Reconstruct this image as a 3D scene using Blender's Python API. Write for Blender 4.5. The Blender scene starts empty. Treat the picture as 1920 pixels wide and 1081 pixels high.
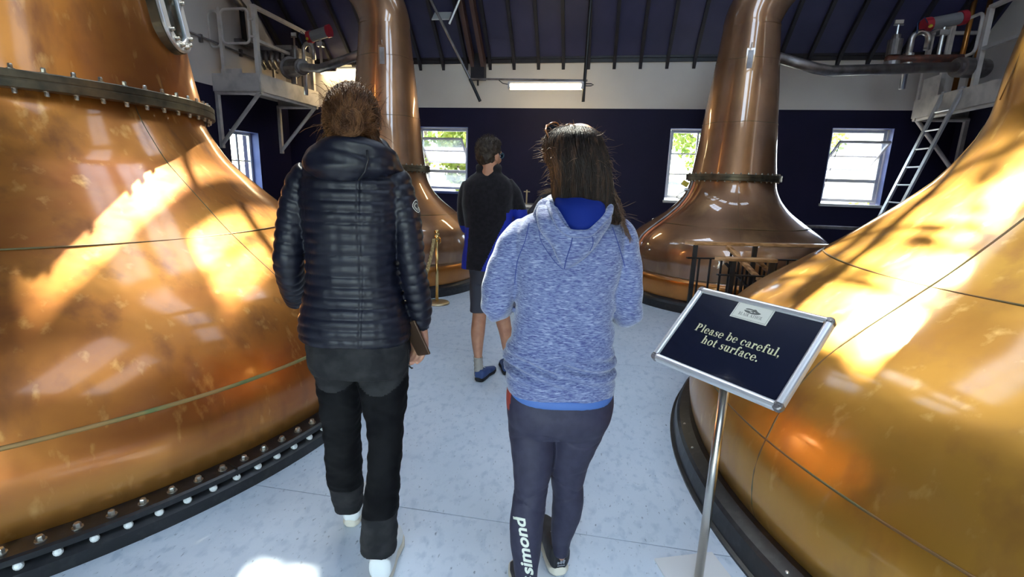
import bpy, bmesh, math, random
import numpy as np
from mathutils import Vector, Matrix, Euler
from mathutils.bvhtree import BVHTree

rng = random.Random(7)
SC = bpy.context.scene
COL = SC.collection
PI = math.pi

# ------------------------------------------------------------------ camera
F = 900.0; PITCH = math.atan(900/4012.0); ROLL = math.atan(126/4010.0); H = 1.5; YAW = math.radians(9.7)
camd = bpy.data.cameras.new('camera'); cam = bpy.data.objects.new('camera', camd); COL.objects.link(cam)
camd.sensor_width = 36.0; camd.lens = 36.0*F/1920.0; camd.clip_start = 0.05; camd.clip_end = 200
_fw = Vector((0, math.cos(PITCH), -math.sin(PITCH))); _up = Vector((0, math.sin(PITCH), math.cos(PITCH))); _rt = Vector((1, 0, 0))
_c, _s = math.cos(ROLL), math.sin(ROLL)
_x = _rt*_c + _up*_s; _y = -_rt*_s + _up*_c; _z = -_fw
_m = Matrix((_x, _y, _z)).transposed().to_4x4()
cam.matrix_world = Matrix.Translation((0, 0, H)) @ Matrix.Rotation(YAW, 4, 'Z') @ _m
SC.camera = cam

# ------------------------------------------------------------------ world, sun, exposure
w = bpy.data.worlds.new('world'); SC.world = w; w.use_nodes = True
nt = w.node_tree
bg = nt.nodes['Background']
sky = nt.nodes.new('ShaderNodeTexSky'); sky.sky_type = 'NISHITA'; sky.sun_disc = False
SUN_AZ = math.radians(-22.0)      # measured to the right of the room's long axis
SUN_EL = math.radians(53.0)
sky.sun_elevation = SUN_EL; sky.sun_rotation = SUN_AZ
sky.air_density = 1.0; sky.dust_density = 1.0; sky.ozone_density = 1.0
hz = nt.nodes.new('ShaderNodeMix'); hz.data_type = 'RGBA'; hz.inputs[0].default_value = 0.45; hz.inputs[7].default_value = (2.6, 2.5, 2.3, 1)
nt.links.new(sky.outputs[0], hz.inputs[6]); nt.links.new(hz.outputs[2], bg.inputs[0]); bg.inputs[1].default_value = 0.95
sund = bpy.data.lights.new('sun', 'SUN'); sund.energy = 7.0; sund.angle = math.radians(0.6); sund.color = (1.0, 0.93, 0.80)
sun = bpy.data.objects.new('sun', sund); COL.objects.link(sun)
sdir = Vector((math.sin(SUN_AZ)*math.cos(SUN_EL), math.cos(SUN_AZ)*math.cos(SUN_EL), math.sin(SUN_EL)))
sun.rotation_euler = sdir.to_track_quat('Z', 'Y').to_euler(); sun.location = (3, 12, 12)
SC.view_settings.view_transform = 'Standard'; SC.view_settings.look = 'None'
SC.view_settings.gamma = 1.0; SC.view_settings.use_curve_mapping = False
SC.view_settings.exposure = 1.72
try:
    SC.cycles.use_denoising = True
    SC.cycles.sample_clamp_indirect = 6.0
    SC.cycles.max_bounces = 8; SC.cycles.diffuse_bounces = 4; SC.cycles.glossy_bounces = 4
    SC.cycles.transparent_max_bounces = 12; SC.cycles.caustics_reflective = False; SC.cycles.caustics_refractive = False
except Exception: pass

# ------------------------------------------------------------------ pixel -> point helpers (camera-heading frame: x right, y forward, z up)
def V(px, py, d):
    x = (px-960)/F; y = (540.5-py)/F
    x, y = x*_c - y*_s, x*_s + y*_c
    yy = math.cos(PITCH)+y*math.sin(PITCH); zz = -math.sin(PITCH)+y*math.cos(PITCH)
    t = d/yy
    return (x*t, d, H+zz*t)
_cy, _sy = math.cos(YAW), math.sin(YAW)
def toroom(p): return (p[0]*_cy-p[1]*_sy, p[0]*_sy+p[1]*_cy, p[2])

# ------------------------------------------------------------------ materials
MATS = {}
def mat(name, color=(0.5,0.5,0.5), rough=0.5, metal=0.0, coat=0.0, coat_r=0.05, noise=None, bump=None, emit=None, spec=None, sheen=0.0, alpha=None):
    """noise = (color2, scale(xyz or s), detail, lo, hi); bump = (scale, strength, distance)"""
    m = bpy.data.materials.new(name); m.use_nodes = True; MATS[name] = m
    n = m.node_tree.nodes; l = m.node_tree.links; b = n['Principled BSDF']
    b.inputs['Base Color'].default_value = (*color, 1); b.inputs['Roughness'].default_value = rough; b.inputs['Metallic'].default_value = metal
    b.inputs['Coat Weight'].default_value = coat; b.inputs['Coat Roughness'].default_value = coat_r
    b.inputs['Coat IOR'].default_value = 1.75 if coat == 1.0 else 1.5
    if spec is not None: b.inputs['Specular IOR Level'].default_value = spec
    if sheen: b.inputs['Sheen Weight'].default_value = sheen
    tc = n.new('ShaderNodeTexCoord')
    def tex(scale, detail, rot=(0,0,0)):
        mp = n.new('ShaderNodeMapping'); l.new(tc.outputs['Object'], mp.inputs[0])
        mp.inputs['Scale'].default_value = scale if isinstance(scale, tuple) else (scale,)*3
        mp.inputs['Rotation'].default_value = rot
        t = n.new('ShaderNodeTexNoise'); t.inputs['Detail'].default_value = detail; t.inputs['Scale'].default_value = 1.0
        l.new(mp.outputs[0], t.inputs[0]); return t
    if noise:
        lst = noise if isinstance(noise, list) else [noise]
        prev = None
        for (c2, sc_, det, lo, hi) in lst:
            t = tex(sc_, det)
            r = n.new('ShaderNodeMapRange'); r.inputs[1].default_value = lo; r.inputs[2].default_value = hi
            l.new(t.outputs[0], r.inputs[0])
            mx = n.new('ShaderNodeMix'); mx.data_type = 'RGBA'
            l.new(r.outputs[0], mx.inputs[0])
            if prev: l.new(prev, mx.inputs[6])
            else: mx.inputs[6].default_value = (*color, 1)
            mx.inputs[7].default_value = (*c2, 1); prev = mx.outputs[2]
        l.new(prev, b.inputs['Base Color'])
    if bump:
        t = tex(bump[0], 3); bp = n.new('ShaderNodeBump'); bp.inputs['Strength'].default_value = bump[1]; bp.inputs['Distance'].default_value = bump[2]
        l.new(t.outputs[0], bp.inputs['Height']); l.new(bp.outputs[0], b.inputs['Normal'])
    if emit:
        b.inputs['Emission Color'].default_value = (*emit[0], 1); b.inputs['Emission Strength'].default_value = emit[1]
    return m

copper = mat('lacquered_copper', (0.64,0.245,0.045), 0.38, 0.84, 0.55, 0.10, [((0.42,0.14,0.035), 1.3, 6, 0.42, 0.60), ((0.72,0.33,0.06), (0.6,0.6,2.2), 4, 0.5, 0.75), ((0.30,0.11,0.035), (7,7,2), 7, 0.52, 0.74), ((0.86,0.46,0.14), (14,14,5), 6, 0.60, 0.80)], (2.6, 0.35, 0.03))
copper_gold = mat('lacquered_copper_golden', (0.62,0.31,0.05), 0.38, 0.84, 0.55, 0.10, [((0.46,0.21,0.035), 1.3, 6, 0.42, 0.60), ((0.70,0.40,0.07), (0.6,0.6,2.2), 4, 0.5, 0.75), ((0.44,0.20,0.05), (7,7,2), 7, 0.52, 0.74), ((0.86,0.52,0.16), (14,14,5), 6, 0.60, 0.80)], (2.6, 0.35, 0.03))
copper_old = mat('aged_copper', (0.46,0.245,0.125), 0.40, 0.82, 1.0, 0.02, [((0.30,0.16,0.085), 1.6, 5, 0.40, 0.62), ((0.58,0.33,0.15), (3,3,0.7), 4, 0.55, 0.8)], (2.5, 0.15, 0.02))
copper_low = mat('copper_lower_band', (0.66,0.27,0.06), 0.30, 0.9, 0.5, 0.06, [((0.48,0.19,0.05), 2.0, 5, 0.40, 0.62)], (3.0, 0.25, 0.02))
seam_green = mat('verdigris_seam', (0.16,0.19,0.07), 0.6, 0.3, noise=((0.34,0.20,0.07), 6, 4, 0.35, 0.6))
seam_brown = mat('brazed_seam', (0.24,0.12,0.045), 0.45, 0.6, noise=((0.15,0.13,0.06), 5, 4, 0.4, 0.6))
bronze = mat('dark_bronze', (0.16,0.13,0.085), 0.42, 0.75, noise=((0.07,0.065,0.05), 9, 5, 0.4, 0.65), bump=(30,0.2,0.003))
bolt_m = mat('bolt_steel', (0.55,0.53,0.48), 0.35, 0.85, noise=((0.25,0.22,0.18), 60, 3, 0.45, 0.65))
bolt_w = mat('pale_bolt_cap', (0.80,0.82,0.80), 0.4, 0.1)
blackp = mat('black_ring_paint', (0.012,0.013,0.015), 0.32, 0.0, noise=((0.03,0.03,0.032), 25, 5, 0.5, 0.75), bump=(60,0.1,0.002))
steel = mat('stainless_steel', (0.62,0.61,0.60), 0.30, 1.0, noise=((0.42,0.40,0.39), (4,4,4), 4, 0.4, 0.65))
steel_d = mat('dull_steel', (0.33,0.31,0.31), 0.42, 0.9, noise=((0.20,0.18,0.18), 6, 4, 0.4, 0.65))
steel_r = mat('brushed_post_steel', (0.66,0.62,0.55), 0.28, 1.0)
alu = mat('silver_aluminium', (0.78,0.78,0.80), 0.36, 0.7)
rust = mat('oxide_red_pipe', (0.24,0.08,0.05), 0.6, 0.2, noise=((0.12,0.06,0.05), 12, 4, 0.4, 0.6))
brass = mat('brass', (0.78,0.55,0.22), 0.22, 1.0)
brass_b = mat('satin_brass', (0.62,0.52,0.32), 0.35, 0.9)
rope_m = mat('gold_rope', (0.62,0.45,0.20), 0.7, 0.0, noise=((0.45,0.30,0.12), 40, 3, 0.4, 0.6))
cream = mat('cream_painted_steel', (0.82,0.73,0.66), 0.5, 0.0, noise=((0.60,0.53,0.47), 5, 4, 0.45, 0.7))
wall_w = mat('off_white_plaster', (0.90,0.80,0.72), 0.85, 0, noise=((0.83,0.73,0.66), 1.2, 5, 0.4, 0.7), bump=(14,0.15,0.01))
wall_b = mat('navy_wall_paint', (0.010,0.0085,0.036), 0.65, 0, spec=0.3, noise=((0.013,0.010,0.042), 1.5, 4, 0.4, 0.7), bump=(16,0.2,0.01))
reveal_b = mat('daylit_reveal_blue', (0.06,0.09,0.26), 0.6, 0, noise=((0.08,0.11,0.30), 4, 4, 0.4, 0.7))  # lighter than the wall navy: window daylight on the reveals put into the colour
roof_m = mat('dark_roof_boards', (0.040,0.038,0.095), 0.42, 0, noise=((0.055,0.050,0.12), (2,2,2), 4, 0.4, 0.7))
rafter_m = mat('black_stained_timber', (0.016,0.015,0.024), 0.5, 0, noise=((0.03,0.025,0.03), (8,2,8), 4, 0.4, 0.7))
truss_m = mat('brown_truss_timber', (0.11,0.055,0.045), 0.4)
white_paint = mat('white_window_paint', (0.78,0.77,0.76), 0.45)
black_iron = mat('black_iron', (0.012,0.012,0.014), 0.4)
wood = mat('varnished_handrail', (0.85,0.45,0.19), 0.35, 0, 0.4, 0.1, ((0.40,0.17,0.05), (4,30,30), 4, 0.4, 0.65))
floor_m = mat('pale_blue_vinyl', (0.66,0.74,0.83), 0.38, 0, noise=[((0.72,0.79,0.87), 2.4, 7, 0.40, 0.62), ((0.55,0.64,0.74), (22,14,14), 9, 0.52, 0.68), ((0.25,0.31,0.38), (75,34,40), 7, 0.63, 0.74)], bump=(30,0.08,0.002))
seamf = mat('dark_floor_joint', (0.16,0.15,0.15), 0.8)
lamp_e = mat('fluorescent_diffuser', (0.9,0.88,0.8), 0.4, emit=((1.0,0.82,0.46), 6.5))
lamp_b = mat('lamp_housing', (0.62,0.60,0.64), 0.4)
grass_o = mat('outdoor_ground', (0.30,0.32,0.22), 0.9, noise=((0.5,0.48,0.42), 0.8, 4, 0.4, 0.6))
leaf_m = mat('leaf_green', (0.20,0.30,0.05), 0.5, noise=((0.42,0.48,0.08), 3, 3, 0.4, 0.6))
bark = mat('bark', (0.13,0.09,0.07), 0.8, noise=((0.2,0.15,0.12), 9, 4, 0.4, 0.6))
outwall = mat('pale_harling', (0.75,0.73,0.70), 0.9, noise=((0.62,0.60,0.57), 3, 4, 0.4, 0.6))
slate = mat('slate_roof', (0.22,0.23,0.27), 0.7, noise=((0.3,0.3,0.33), 6, 4, 0.4, 0.6))
red_m = mat('red_enamel', (0.55,0.03,0.05), 0.4)
grey_m = mat('grey_enamel', (0.30,0.29,0.30), 0.5)
yellow_m = mat('yellow_plastic', (0.75,0.55,0.05), 0.4)
skin = mat('skin', (0.62,0.33,0.22), 0.5, noise=((0.55,0.27,0.18), 12, 4, 0.4, 0.65), bump=(90,0.1,0.001))
MATS['skin'].node_tree.nodes['Principled BSDF'].inputs['Subsurface Weight'].default_value = 0.08
skin_m = mat('skin_tanned', (0.60,0.29,0.17), 0.5, noise=((0.50,0.22,0.13), 14, 4, 0.4, 0.65))
puffer = mat('black_navy_nylon', (0.0045,0.005,0.012), 0.42, 0, noise=((0.007,0.008,0.017), (6,6,20), 4, 0.4, 0.7), bump=((45,45,30),0.25,0.003))
MATS['black_navy_nylon'].node_tree.nodes['Principled BSDF'].inputs['Specular IOR Level'].default_value = 0.36
trous = mat('black_softshell', (0.0035,0.0035,0.0045), 0.8, spec=0.10, noise=((0.008,0.008,0.009), 10, 4, 0.4, 0.6), bump=(140,0.2,0.002))
trous_g = mat('charcoal_panel', (0.016,0.016,0.018), 0.75, spec=0.12, noise=((0.028,0.028,0.029), 16, 4, 0.4, 0.6), bump=(140,0.2,0.002))
hoodie = mat('heather_blue_jersey', (0.155,0.19,0.34), 0.8, 0, noise=[((0.055,0.07,0.21), (70,70,340), 5, 0.45, 0.60), ((0.30,0.34,0.50), (45,45,240), 5, 0.54, 0.68)], bump=((120,120,420),0.35,0.004), sheen=0.4)
hood_in = mat('royal_blue_lining', (0.004,0.016,0.16), 0.75, spec=0.15)
hem_b = mat('blue_hem', (0.06,0.14,0.40), 0.6)
legg = mat('slate_leggings', (0.028,0.027,0.052), 0.6, spec=0.3, noise=((0.036,0.034,0.062), 30, 4, 0.4, 0.6), bump=(200,0.12,0.001))
red_cloth = mat('rust_red_panel', (0.35,0.05,0.035), 0.6)
fleece = mat('dark_fleece', (0.010,0.008,0.010), 0.9, spec=0.2, noise=((0.016,0.013,0.016), 40, 4, 0.4, 0.6), bump=(220,0.5,0.004), sheen=0.25)
royal = mat('royal_blue_panel', (0.01,0.03,0.42), 0.7)
shorts_m = mat('grey_shorts', (0.050,0.052,0.072), 0.75, bump=(200,0.2,0.002))
sock_m = mat('beige_sock', (0.42,0.38,0.33), 0.9, bump=((100,100,300),0.5,0.004))
shoe_b = mat('blue_shoe', (0.035,0.07,0.20), 0.6); shoe_k = mat('black_shoe', (0.012,0.012,0.015), 0.55)
shoe_w = mat('white_leather', (0.80,0.82,0.80), 0.45); sole_w = mat('cream_sole', (0.74,0.68,0.55), 0.6); sole_k = mat('black_sole', (0.01,0.01,0.012), 0.6)
gum = mat('brown_outsole', (0.20,0.10,0.07), 0.7)
print_w = mat('pale_print', (0.70,0.72,0.62), 0.6)
hair_br = mat('warm_brown_hair', (0.070,0.028,0.012), 0.5, spec=0.2, noise=((0.20,0.090,0.035), (40,40,12), 4, 0.4, 0.65), bump=((160,160,20),0.5,0.004))
hair_dk = mat('dark_brown_hair', (0.014,0.008,0.006), 0.45, spec=0.22, noise=((0.06,0.03,0.018), (60,60,6), 4, 0.5, 0.7), bump=((220,220,12),0.6,0.004))
hair_mn = mat('greying_brown_hair', (0.035,0.024,0.018), 0.55, spec=0.25, noise=((0.085,0.066,0.050), (50,50,30), 4, 0.45, 0.65), bump=((180,180,40),0.6,0.004))
hair_bl = mat('fair_hair', (0.30,0.19,0.10), 0.5)
sign_k = mat('sign_black_print', (0.008,0.010,0.024), 0.16, 0, 0.6, 0.05)
sign_t = mat('sign_gold_print', (0.62,0.58,0.36), 0.4)
plaque = mat('plaque_cream', (0.66,0.64,0.56), 0.4); ink = mat('plaque_ink', (0.10,0.10,0.09), 0.5)
phone_k = mat('phone_black', (0.015,0.012,0.012), 0.2, 0.3); phone_b = mat('phone_bronze', (0.10,0.06,0.04), 0.25, 0.5)
lens_m = mat('tinted_lens', (0.02,0.03,0.05), 0.08); teal_m = mat('teal_frame', (0.05,0.16,0.24), 0.3); tort = mat('tortoise_frame', (0.16,0.06,0.02), 0.2)
eye_w = mat('eye_white', (0.8,0.78,0.75), 0.2)
dark_cloth = mat('charcoal_jacket_cloth', (0.035,0.032,0.042), 0.6, bump=(80,0.3,0.004))
jeans = mat('dark_denim', (0.03,0.04,0.09), 0.8)

def glass_mat(name, tint=(0.93,0.97,0.97)):
    m = bpy.data.materials.new(name); m.use_nodes = True; n = m.node_tree.nodes; l = m.node_tree.links
    n.clear(); o = n.new('ShaderNodeOutputMaterial'); t = n.new('ShaderNodeBsdfTransparent'); t.inputs[0].default_value = (*tint, 1)
    g = n.new('ShaderNodeBsdfGlossy'); g.inputs['Roughness'].default_value = 0.03; fr = n.new('ShaderNodeFresnel'); fr.inputs[0].default_value = 1.45
    mx = n.new('ShaderNodeMixShader'); ge = n.new('ShaderNodeNewGeometry'); iv = n.new('ShaderNodeMath'); iv.operation = 'SUBTRACT'; iv.inputs[0].default_value = 1.0; l.new(ge.outputs['Backfacing'], iv.inputs[1])
    mu = n.new('ShaderNodeMath'); mu.operation = 'MULTIPLY'; l.new(fr.outputs[0], mu.inputs[0]); l.new(iv.outputs[0], mu.inputs[1])
    l.new(mu.outputs[0], mx.inputs[0]); l.new(t.outputs[0], mx.inputs[1]); l.new(g.outputs[0], mx.inputs[2]); l.new(mx.outputs[0], o.inputs[0])
    return m
glass = glass_mat('window_glass'); glass_g = glass_mat('sight_glass', (0.45,0.60,0.58))
glass_f = glass_mat('dusty_sash_glass', (0.72,0.75,0.80))
_n = glass_f.node_tree.nodes; _l = glass_f.node_tree.links
_o = [q for q in _n if q.type == 'OUTPUT_MATERIAL'][0]; _mx = [q for q in _n if q.type == 'MIX_SHADER'][0]
_fr = [q for q in _n if q.type == 'FRESNEL'][0]; _fr.inputs[0].default_value = 1.18
_t = _n.new('ShaderNodeBsdfTranslucent'); _t.inputs[0].default_value = (0.85,0.87,0.9,1); _m2 = _n.new('ShaderNodeMixShader'); _m2.inputs[0].default_value = 0.10
_l.new(_mx.outputs[0], _m2.inputs[1]); _l.new(_t.outputs[0], _m2.inputs[2]); _l.new(_m2.outputs[0], _o.inputs[0])

# ------------------------------------------------------------------ object helpers
def link_mesh(name, me, m, parent=None):
    o = bpy.data.objects.new(name, me); COL.objects.link(o)
    if m is not None:
        for mm in (m if isinstance(m, (list, tuple)) else [m]): me.materials.append(mm)
    if parent is not None: o.parent = parent
    return o
def obj(name, bm, m, parent=None, smooth=False):
    me = bpy.data.meshes.new(name); bm.normal_update(); bm.to_mesh(me); bm.free()
    if smooth:
        for p in me.polygons: p.use_smooth = True
    return link_mesh(name, me, m, parent)
def tag(o, label, cat, group=None):
    o['label'] = label; o['category'] = cat
    if group: o['group'] = group
    return o
def struct(o): o['kind'] = 'structure'; return o
def thing(name, label, cat, loc=(0,0,0), rz=0, group=None):
    o = bpy.data.objects.new(name, None); COL.objects.link(o); o.location = loc; o.rotation_euler = (0,0,rz); o.empty_display_size = 0.1
    return tag(o, label, cat, group)
def sthing(name, loc=(0,0,0)):
    o = bpy.data.objects.new(name, None); COL.objects.link(o); o.location = loc; o.empty_display_size = 0.1; o['kind'] = 'structure'; return o
def BM(): return bmesh.new()
def box(bm, x0, x1, y0, y1, z0, z1, M=None):
    vs = [bm.verts.new(p) for p in ((x0,y0,z0),(x1,y0,z0),(x1,y1,z0),(x0,y1,z0),(x0,y0,z1),(x1,y0,z1),(x1,y1,z1),(x0,y1,z1))]
    for f in ((0,3,2,1),(4,5,6,7),(0,1,5,4),(1,2,6,5),(2,3,7,6),(3,0,4,7)): bm.faces.new([vs[i] for i in f])
    if M is not None: bmesh.ops.transform(bm, matrix=M, verts=vs)
    return vs
def bar(bm, p, q, w_, h_=None, up=(0,0,1)):
    """rectangular bar from p to q"""
    h_ = h_ or w_; p = Vector(p); q = Vector(q); d = (q-p); L = d.length; d.normalize()
    u = Vector(up)
    if abs(d.dot(u)) > 0.98: u = Vector((1,0,0))
    s = d.cross(u).normalized(); u = s.cross(d).normalized()
    vs = []
    for e in (p, q):
        for a, b in ((-1,-1),(1,-1),(1,1),(-1,1)): vs.append(bm.verts.new(e + s*a*w_/2 + u*b*h_/2))
    for f in ((3,2,1,0),(4,5,6,7),(0,1,5,4),(1,2,6,5),(2,3,7,6),(3,0,4,7)): bm.faces.new([vs[i] for i in f])
def tube(bm, pts, r, n=12, cap=True, closed=False):
    pts = [Vector(p) for p in pts]; N = len(pts); rings = []
    rr = r if isinstance(r, (list, tuple)) else [r]*N
    prev = None
    for i, p in enumerate(pts):
        if closed: t = (pts[(i+1)%N]-pts[(i-1)%N]).normalized()
        else: t = (pts[min(i+1,N-1)]-pts[max(i-1,0)]).normalized()
        if prev is None:
            a = Vector((0,0,1)) if abs(t.z) < 0.9 else Vector((1,0,0)); s = t.cross(a).normalized()
        else:
            s = (prev - t*prev.dot(t)).normalized()
        prev = s; u = t.cross(s)
        rings.append([bm.verts.new(p + (s*math.cos(2*PI*k/n)+u*math.sin(2*PI*k/n))*rr[i]) for k in range(n)])
    for i in range(N if closed else N-1):
        A, B = rings[i], rings[(i+1)%N]
        for k in range(n): bm.faces.new((A[k], A[(k+1)%n], B[(k+1)%n], B[k]))
    if cap and not closed:
        bm.faces.new(rings[0][::-1]); bm.faces.new(rings[-1])
def cyl(bm, p, q, r, n=14, r2=None): tube(bm, [p, q], [r, r if r2 is None else r2], n)
def lathe(bm, prof, n=64, c=(0,0,0), a0=0.0, a1=2*PI, closed_prof=False):
    full = abs(a1-a0-2*PI) < 1e-6; m_ = n if full else n+1
    rings = []
    for (r, z) in prof:
        rings.append([bm.verts.new((c[0]+r*math.cos(a0+(a1-a0)*k/n), c[1]+r*math.sin(a0+(a1-a0)*k/n), c[2]+z)) for k in range(m_)])
    P = len(prof)
    for i in range(P if closed_prof else P-1):
        A, B = rings[i], rings[(i+1) % P]
        for k in range(n if full else n): bm.faces.new((A[k], A[(k+1)%m_], B[(k+1)%m_], B[k]))
    return rings
def spline(pts, sub=6):
    """Catmull-Rom over tuples of any length"""
    P = [np.array(p, float) for p in pts]; out = []
    for i in range(len(P)-1):
        p0 = P[max(i-1,0)]; p1 = P[i]; p2 = P[i+1]; p3 = P[min(i+2,len(P)-1)]
        for k in range(sub):
            t = k/sub
            out.append(0.5*((2*p1)+(-p0+p2)*t+(2*p0-5*p1+4*p2-p3)*t*t+(-p0+3*p1-3*p2+p3)*t**3))
    out.append(P[-1]); return out
def bevel_obj(o, w_, seg=2):
    md = o.modifiers.new('bevel', 'BEVEL'); md.width = w_; md.segments = seg; md.limit_method = 'ANGLE'; return o
def copies(proto, n_list, parent):
    for M in n_list:
        c = proto.copy(); COL.objects.link(c); c.parent = parent; c.matrix_local = M

# ================================================================== ROOM SHELL
XL, XR, YN, YF = -6.5, 5.8, -2.2, 9.6
ZE = 3.70; TAN = 0.95; ZB = 2.86
WT = 0.35
def roofz(y): return ZE + TAN*(YF-y)
YRIDGE = (YF+YN)/2; ZR = roofz(YRIDGE)
# floor: vinyl sheets with joints
fl = sthing('floor')
bm = BM(); box(bm, XL-WT, XR+WT, YN-WT, YF+WT, -0.12, -0.006); obj('screed', bm, seamf, fl)
edges_y = [YN-WT, -0.25, 1.85, 3.97, 6.07, 8.17, YF+WT]
for i in range(len(edges_y)-1):
    bm = BM(); box(bm, XL-WT, XR+WT, edges_y[i]+0.0025, edges_y[i+1]-0.0025, -0.006, 0.0); obj('floor_sheet', bm, floor_m, fl)

def wall_pieces(axis, const, thick, a0, a1, z0, z1, holes, mlow, mhigh, parent, zsplit):
    """wall perpendicular to axis; holes = list (a0,a1,z0,z1)"""
    As = sorted(set([a0, a1]+[h for q in holes for h in q[:2]])); Zs = sorted(set([z0, z1, zsplit]+[h for q in holes for h in q[2:]]))
    low, high = BM(), BM()
    for i in range(len(As)-1):
        for j in range(len(Zs)-1):
            ca, cz = (As[i]+As[i+1])/2, (Zs[j]+Zs[j+1])/2
            if any(q[0] < ca < q[1] and q[2] < cz < q[3] for q in holes): continue
            b = low if cz < zsplit else high
            if axis == 'Y': box(b, As[i], As[i+1], min(const,const+thick), max(const,const+thick), Zs[j], Zs[j+1])
            else: box(b, min(const,const+thick), max(const,const+thick), As[i], As[i+1], Zs[j], Zs[j+1])
    o1 = obj('painted_dado', low, mlow, parent); o2 = obj('plaster_upper', high, mhigh, parent)
    return o1, o2
WIN = dict(w1=(-3.68,-2.62,1.24,2.50), w2=(1.22,2.26,1.22,2.53), w3=(3.93,4.90,1.26,2.57))
wb = sthing('wall_back')
wall_pieces('Y', YF, WT, XL-WT, XR+WT, 0, ZE+0.02, [WIN['w1'], WIN['w2'], WIN['w3']], wall_b, wall_w, wb, ZB)
def gable(name, x0, x1, mlow, holes):
    g = sthing(name)
    lo, up = wall_pieces('X', x0, x1-x0, YN, YF, 0, ZE, holes, mlow, wall_w, g, ZB+0.04)
    b = BM(); vs = []
    for x in (x0, x1):
        vs.append([b.verts.new((x, YN, ZE)), b.verts.new((x, YF, ZE)), b.verts.new((x, YRIDGE, ZR))])
    b.faces.new(vs[0]); b.faces.new(vs[1][::-1])
    for i in range(3): b.faces.new((vs[0][i], vs[1][i], vs[1][(i+1)%3], vs[0][(i+1)%3]))
    bmesh.ops.recalc_face_normals(b, faces=b.faces)
    obj('gable_plaster', b, wall_w, g); return g
LW = (7.86, 8.62, 0.85, 2.24)
gable('wall_left', XL-WT, XL, wall_b, [LW])
gable('wall_right', XR, XR+WT, wall_b, [])
# rear wall with wide glazed opening (behind the photographer, mirrored in the copper)
wf = sthing('wall_front')
FO = (-1.7, 0.9, 0.0, 2.5)
wall_pieces('Y', YN-WT, WT, XL-WT, XR+WT, 0, ZE+0.02, [FO], wall_b, wall_b, wf, ZB)
fg = sthing('window_5')
bm = BM(); 
for i in range(4):
    x = FO[0]+(FO[1]-FO[0])*i/3; box(bm, x-0.04, x+0.04, YN-0.24, YN-0.14, 0, FO[3])
for z in (0.05, 0.9, 2.45): box(bm, FO[0], FO[1], YN-0.235, YN-0.145, z-0.035, z+0.035)
obj('window_frame', bm, white_paint, fg)
for i in range(3):
    x0 = FO[0]+(FO[1]-FO[0])*i/3+0.04; x1 = FO[0]+(FO[1]-FO[0])*(i+1)/3-0.04
    bm = BM(); box(bm, x0, x1, YN-0.195, YN-0.187, 0.08, FO[3]-0.08); obj('pane', bm, glass, fg)

# ceiling: two slopes with skylight openings, rafters, wall plate
ce = sthing('ceiling')
SKY_F = [(-4.95,-3.92,5.85,6.95),(-3.88,-3.44,6.22,6.95),(-3.26,-2.88,5.6,6.35),(-2.72,-1.62,5.0,5.95),(-0.80,0.75,6.10,6.95),
         (-3.6,-1.8,3.85,4.8),(-1.3,0.5,3.85,4.8),(1.0,2.8,3.85,4.8),(3.3,5.1,3.85,4.8)]       # (x0,x1,y0,y1) on the far slope; this unseen ridge row is added as backlight
SKY_N = [(0.2,1.6,-1.2,1.4),(2.4,3.8,-1.2,1.4)]
def roof_slope(far):
    b = BM(); xs = SKY_F if far else SKY_N
    ya, yb = (YRIDGE, YF+WT+0.15) if far else (YN-WT-0.15, YRIDGE)
    zf = roofz if far else (lambda y: ZE+TAN*(y-YN))
    Xs = sorted(set([XL-WT, XR+WT]+[v for q in xs for v in q[:2]]))
    for i in range(len(Xs)-1):
        cx = (Xs[i]+Xs[i+1])/2; hole = sorted([q for q in xs if q[0] < cx < q[1]], key=lambda q: q[2])
        cuts = [ya]+[v for q in hole for v in (q[2], q[3])]+[yb]; spans = [(cuts[2*k_], cuts[2*k_+1]) for k_ in range(len(cuts)//2)]
        for (p, q) in spans:
            vs = []
            for dz in (0.0, 0.12):
                for (x, y) in ((Xs[i],p),(Xs[i+1],p),(Xs[i+1],q),(Xs[i],q)): vs.append(b.verts.new((x,y,zf(y)+dz)))
            for f in ((0,3,2,1),(4,5,6,7),(0,1,5,4),(1,2,6,5),(2,3,7,6),(3,0,4,7)): b.faces.new([vs[k] for k in f])
    obj('roof_slope', b, roof_m, ce)
roof_slope(True); roof_slope(False)
# rafters
x = XL+0.14; k = 0
while x < XR:
    inside = [q for q in SKY_F if q[0]-0.03 < x < q[1]+0.03]
    inside.sort(key=lambda q: -q[2]); cuts = [YF+0.0]+[v for q in inside for v in (q[3]+0.02, q[2]-0.02)]+[YRIDGE]
    segs = [(cuts[2*k_], cuts[2*k_+1]) for k_ in range(len(cuts)//2) if cuts[2*k_]-cuts[2*k_+1] > 0.15]
    for si, (ya, yb) in enumerate(segs):
        b = BM(); d = 0.10
        vs = []
        for xx in (x-0.028, x+0.028):
            vs.append([b.verts.new((xx, ya, roofz(ya)-d-(0.06 if si == 0 else 0))), b.verts.new((xx, ya-0.12, roofz(ya-0.12)-d)), b.verts.new((xx, yb, roofz(yb)-d)), b.verts.new((xx, yb, roofz(yb)+0.01)), b.verts.new((xx, ya, roofz(ya)+0.01))])
        b.faces.new(vs[0]); b.faces.new(vs[1][::-1])
        for i in range(5): b.faces.new((vs[0][i], vs[1][i], vs[1][(i+1)%5], vs[0][(i+1)%5]))
        bmesh.ops.recalc_face_normals(b, faces=b.faces)
        obj('rafter', b, rafter_m, ce)
    x += 0.463
b = BM(); box(b, XL, XR, YF-0.035, YF+0.01, ZE-0.045, ZE+0.02); box(b, XL, XR, YF-0.06, YF, ZE+0.02, ZE+0.14); obj('wall_plate', b, rafter_m, ce)
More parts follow.
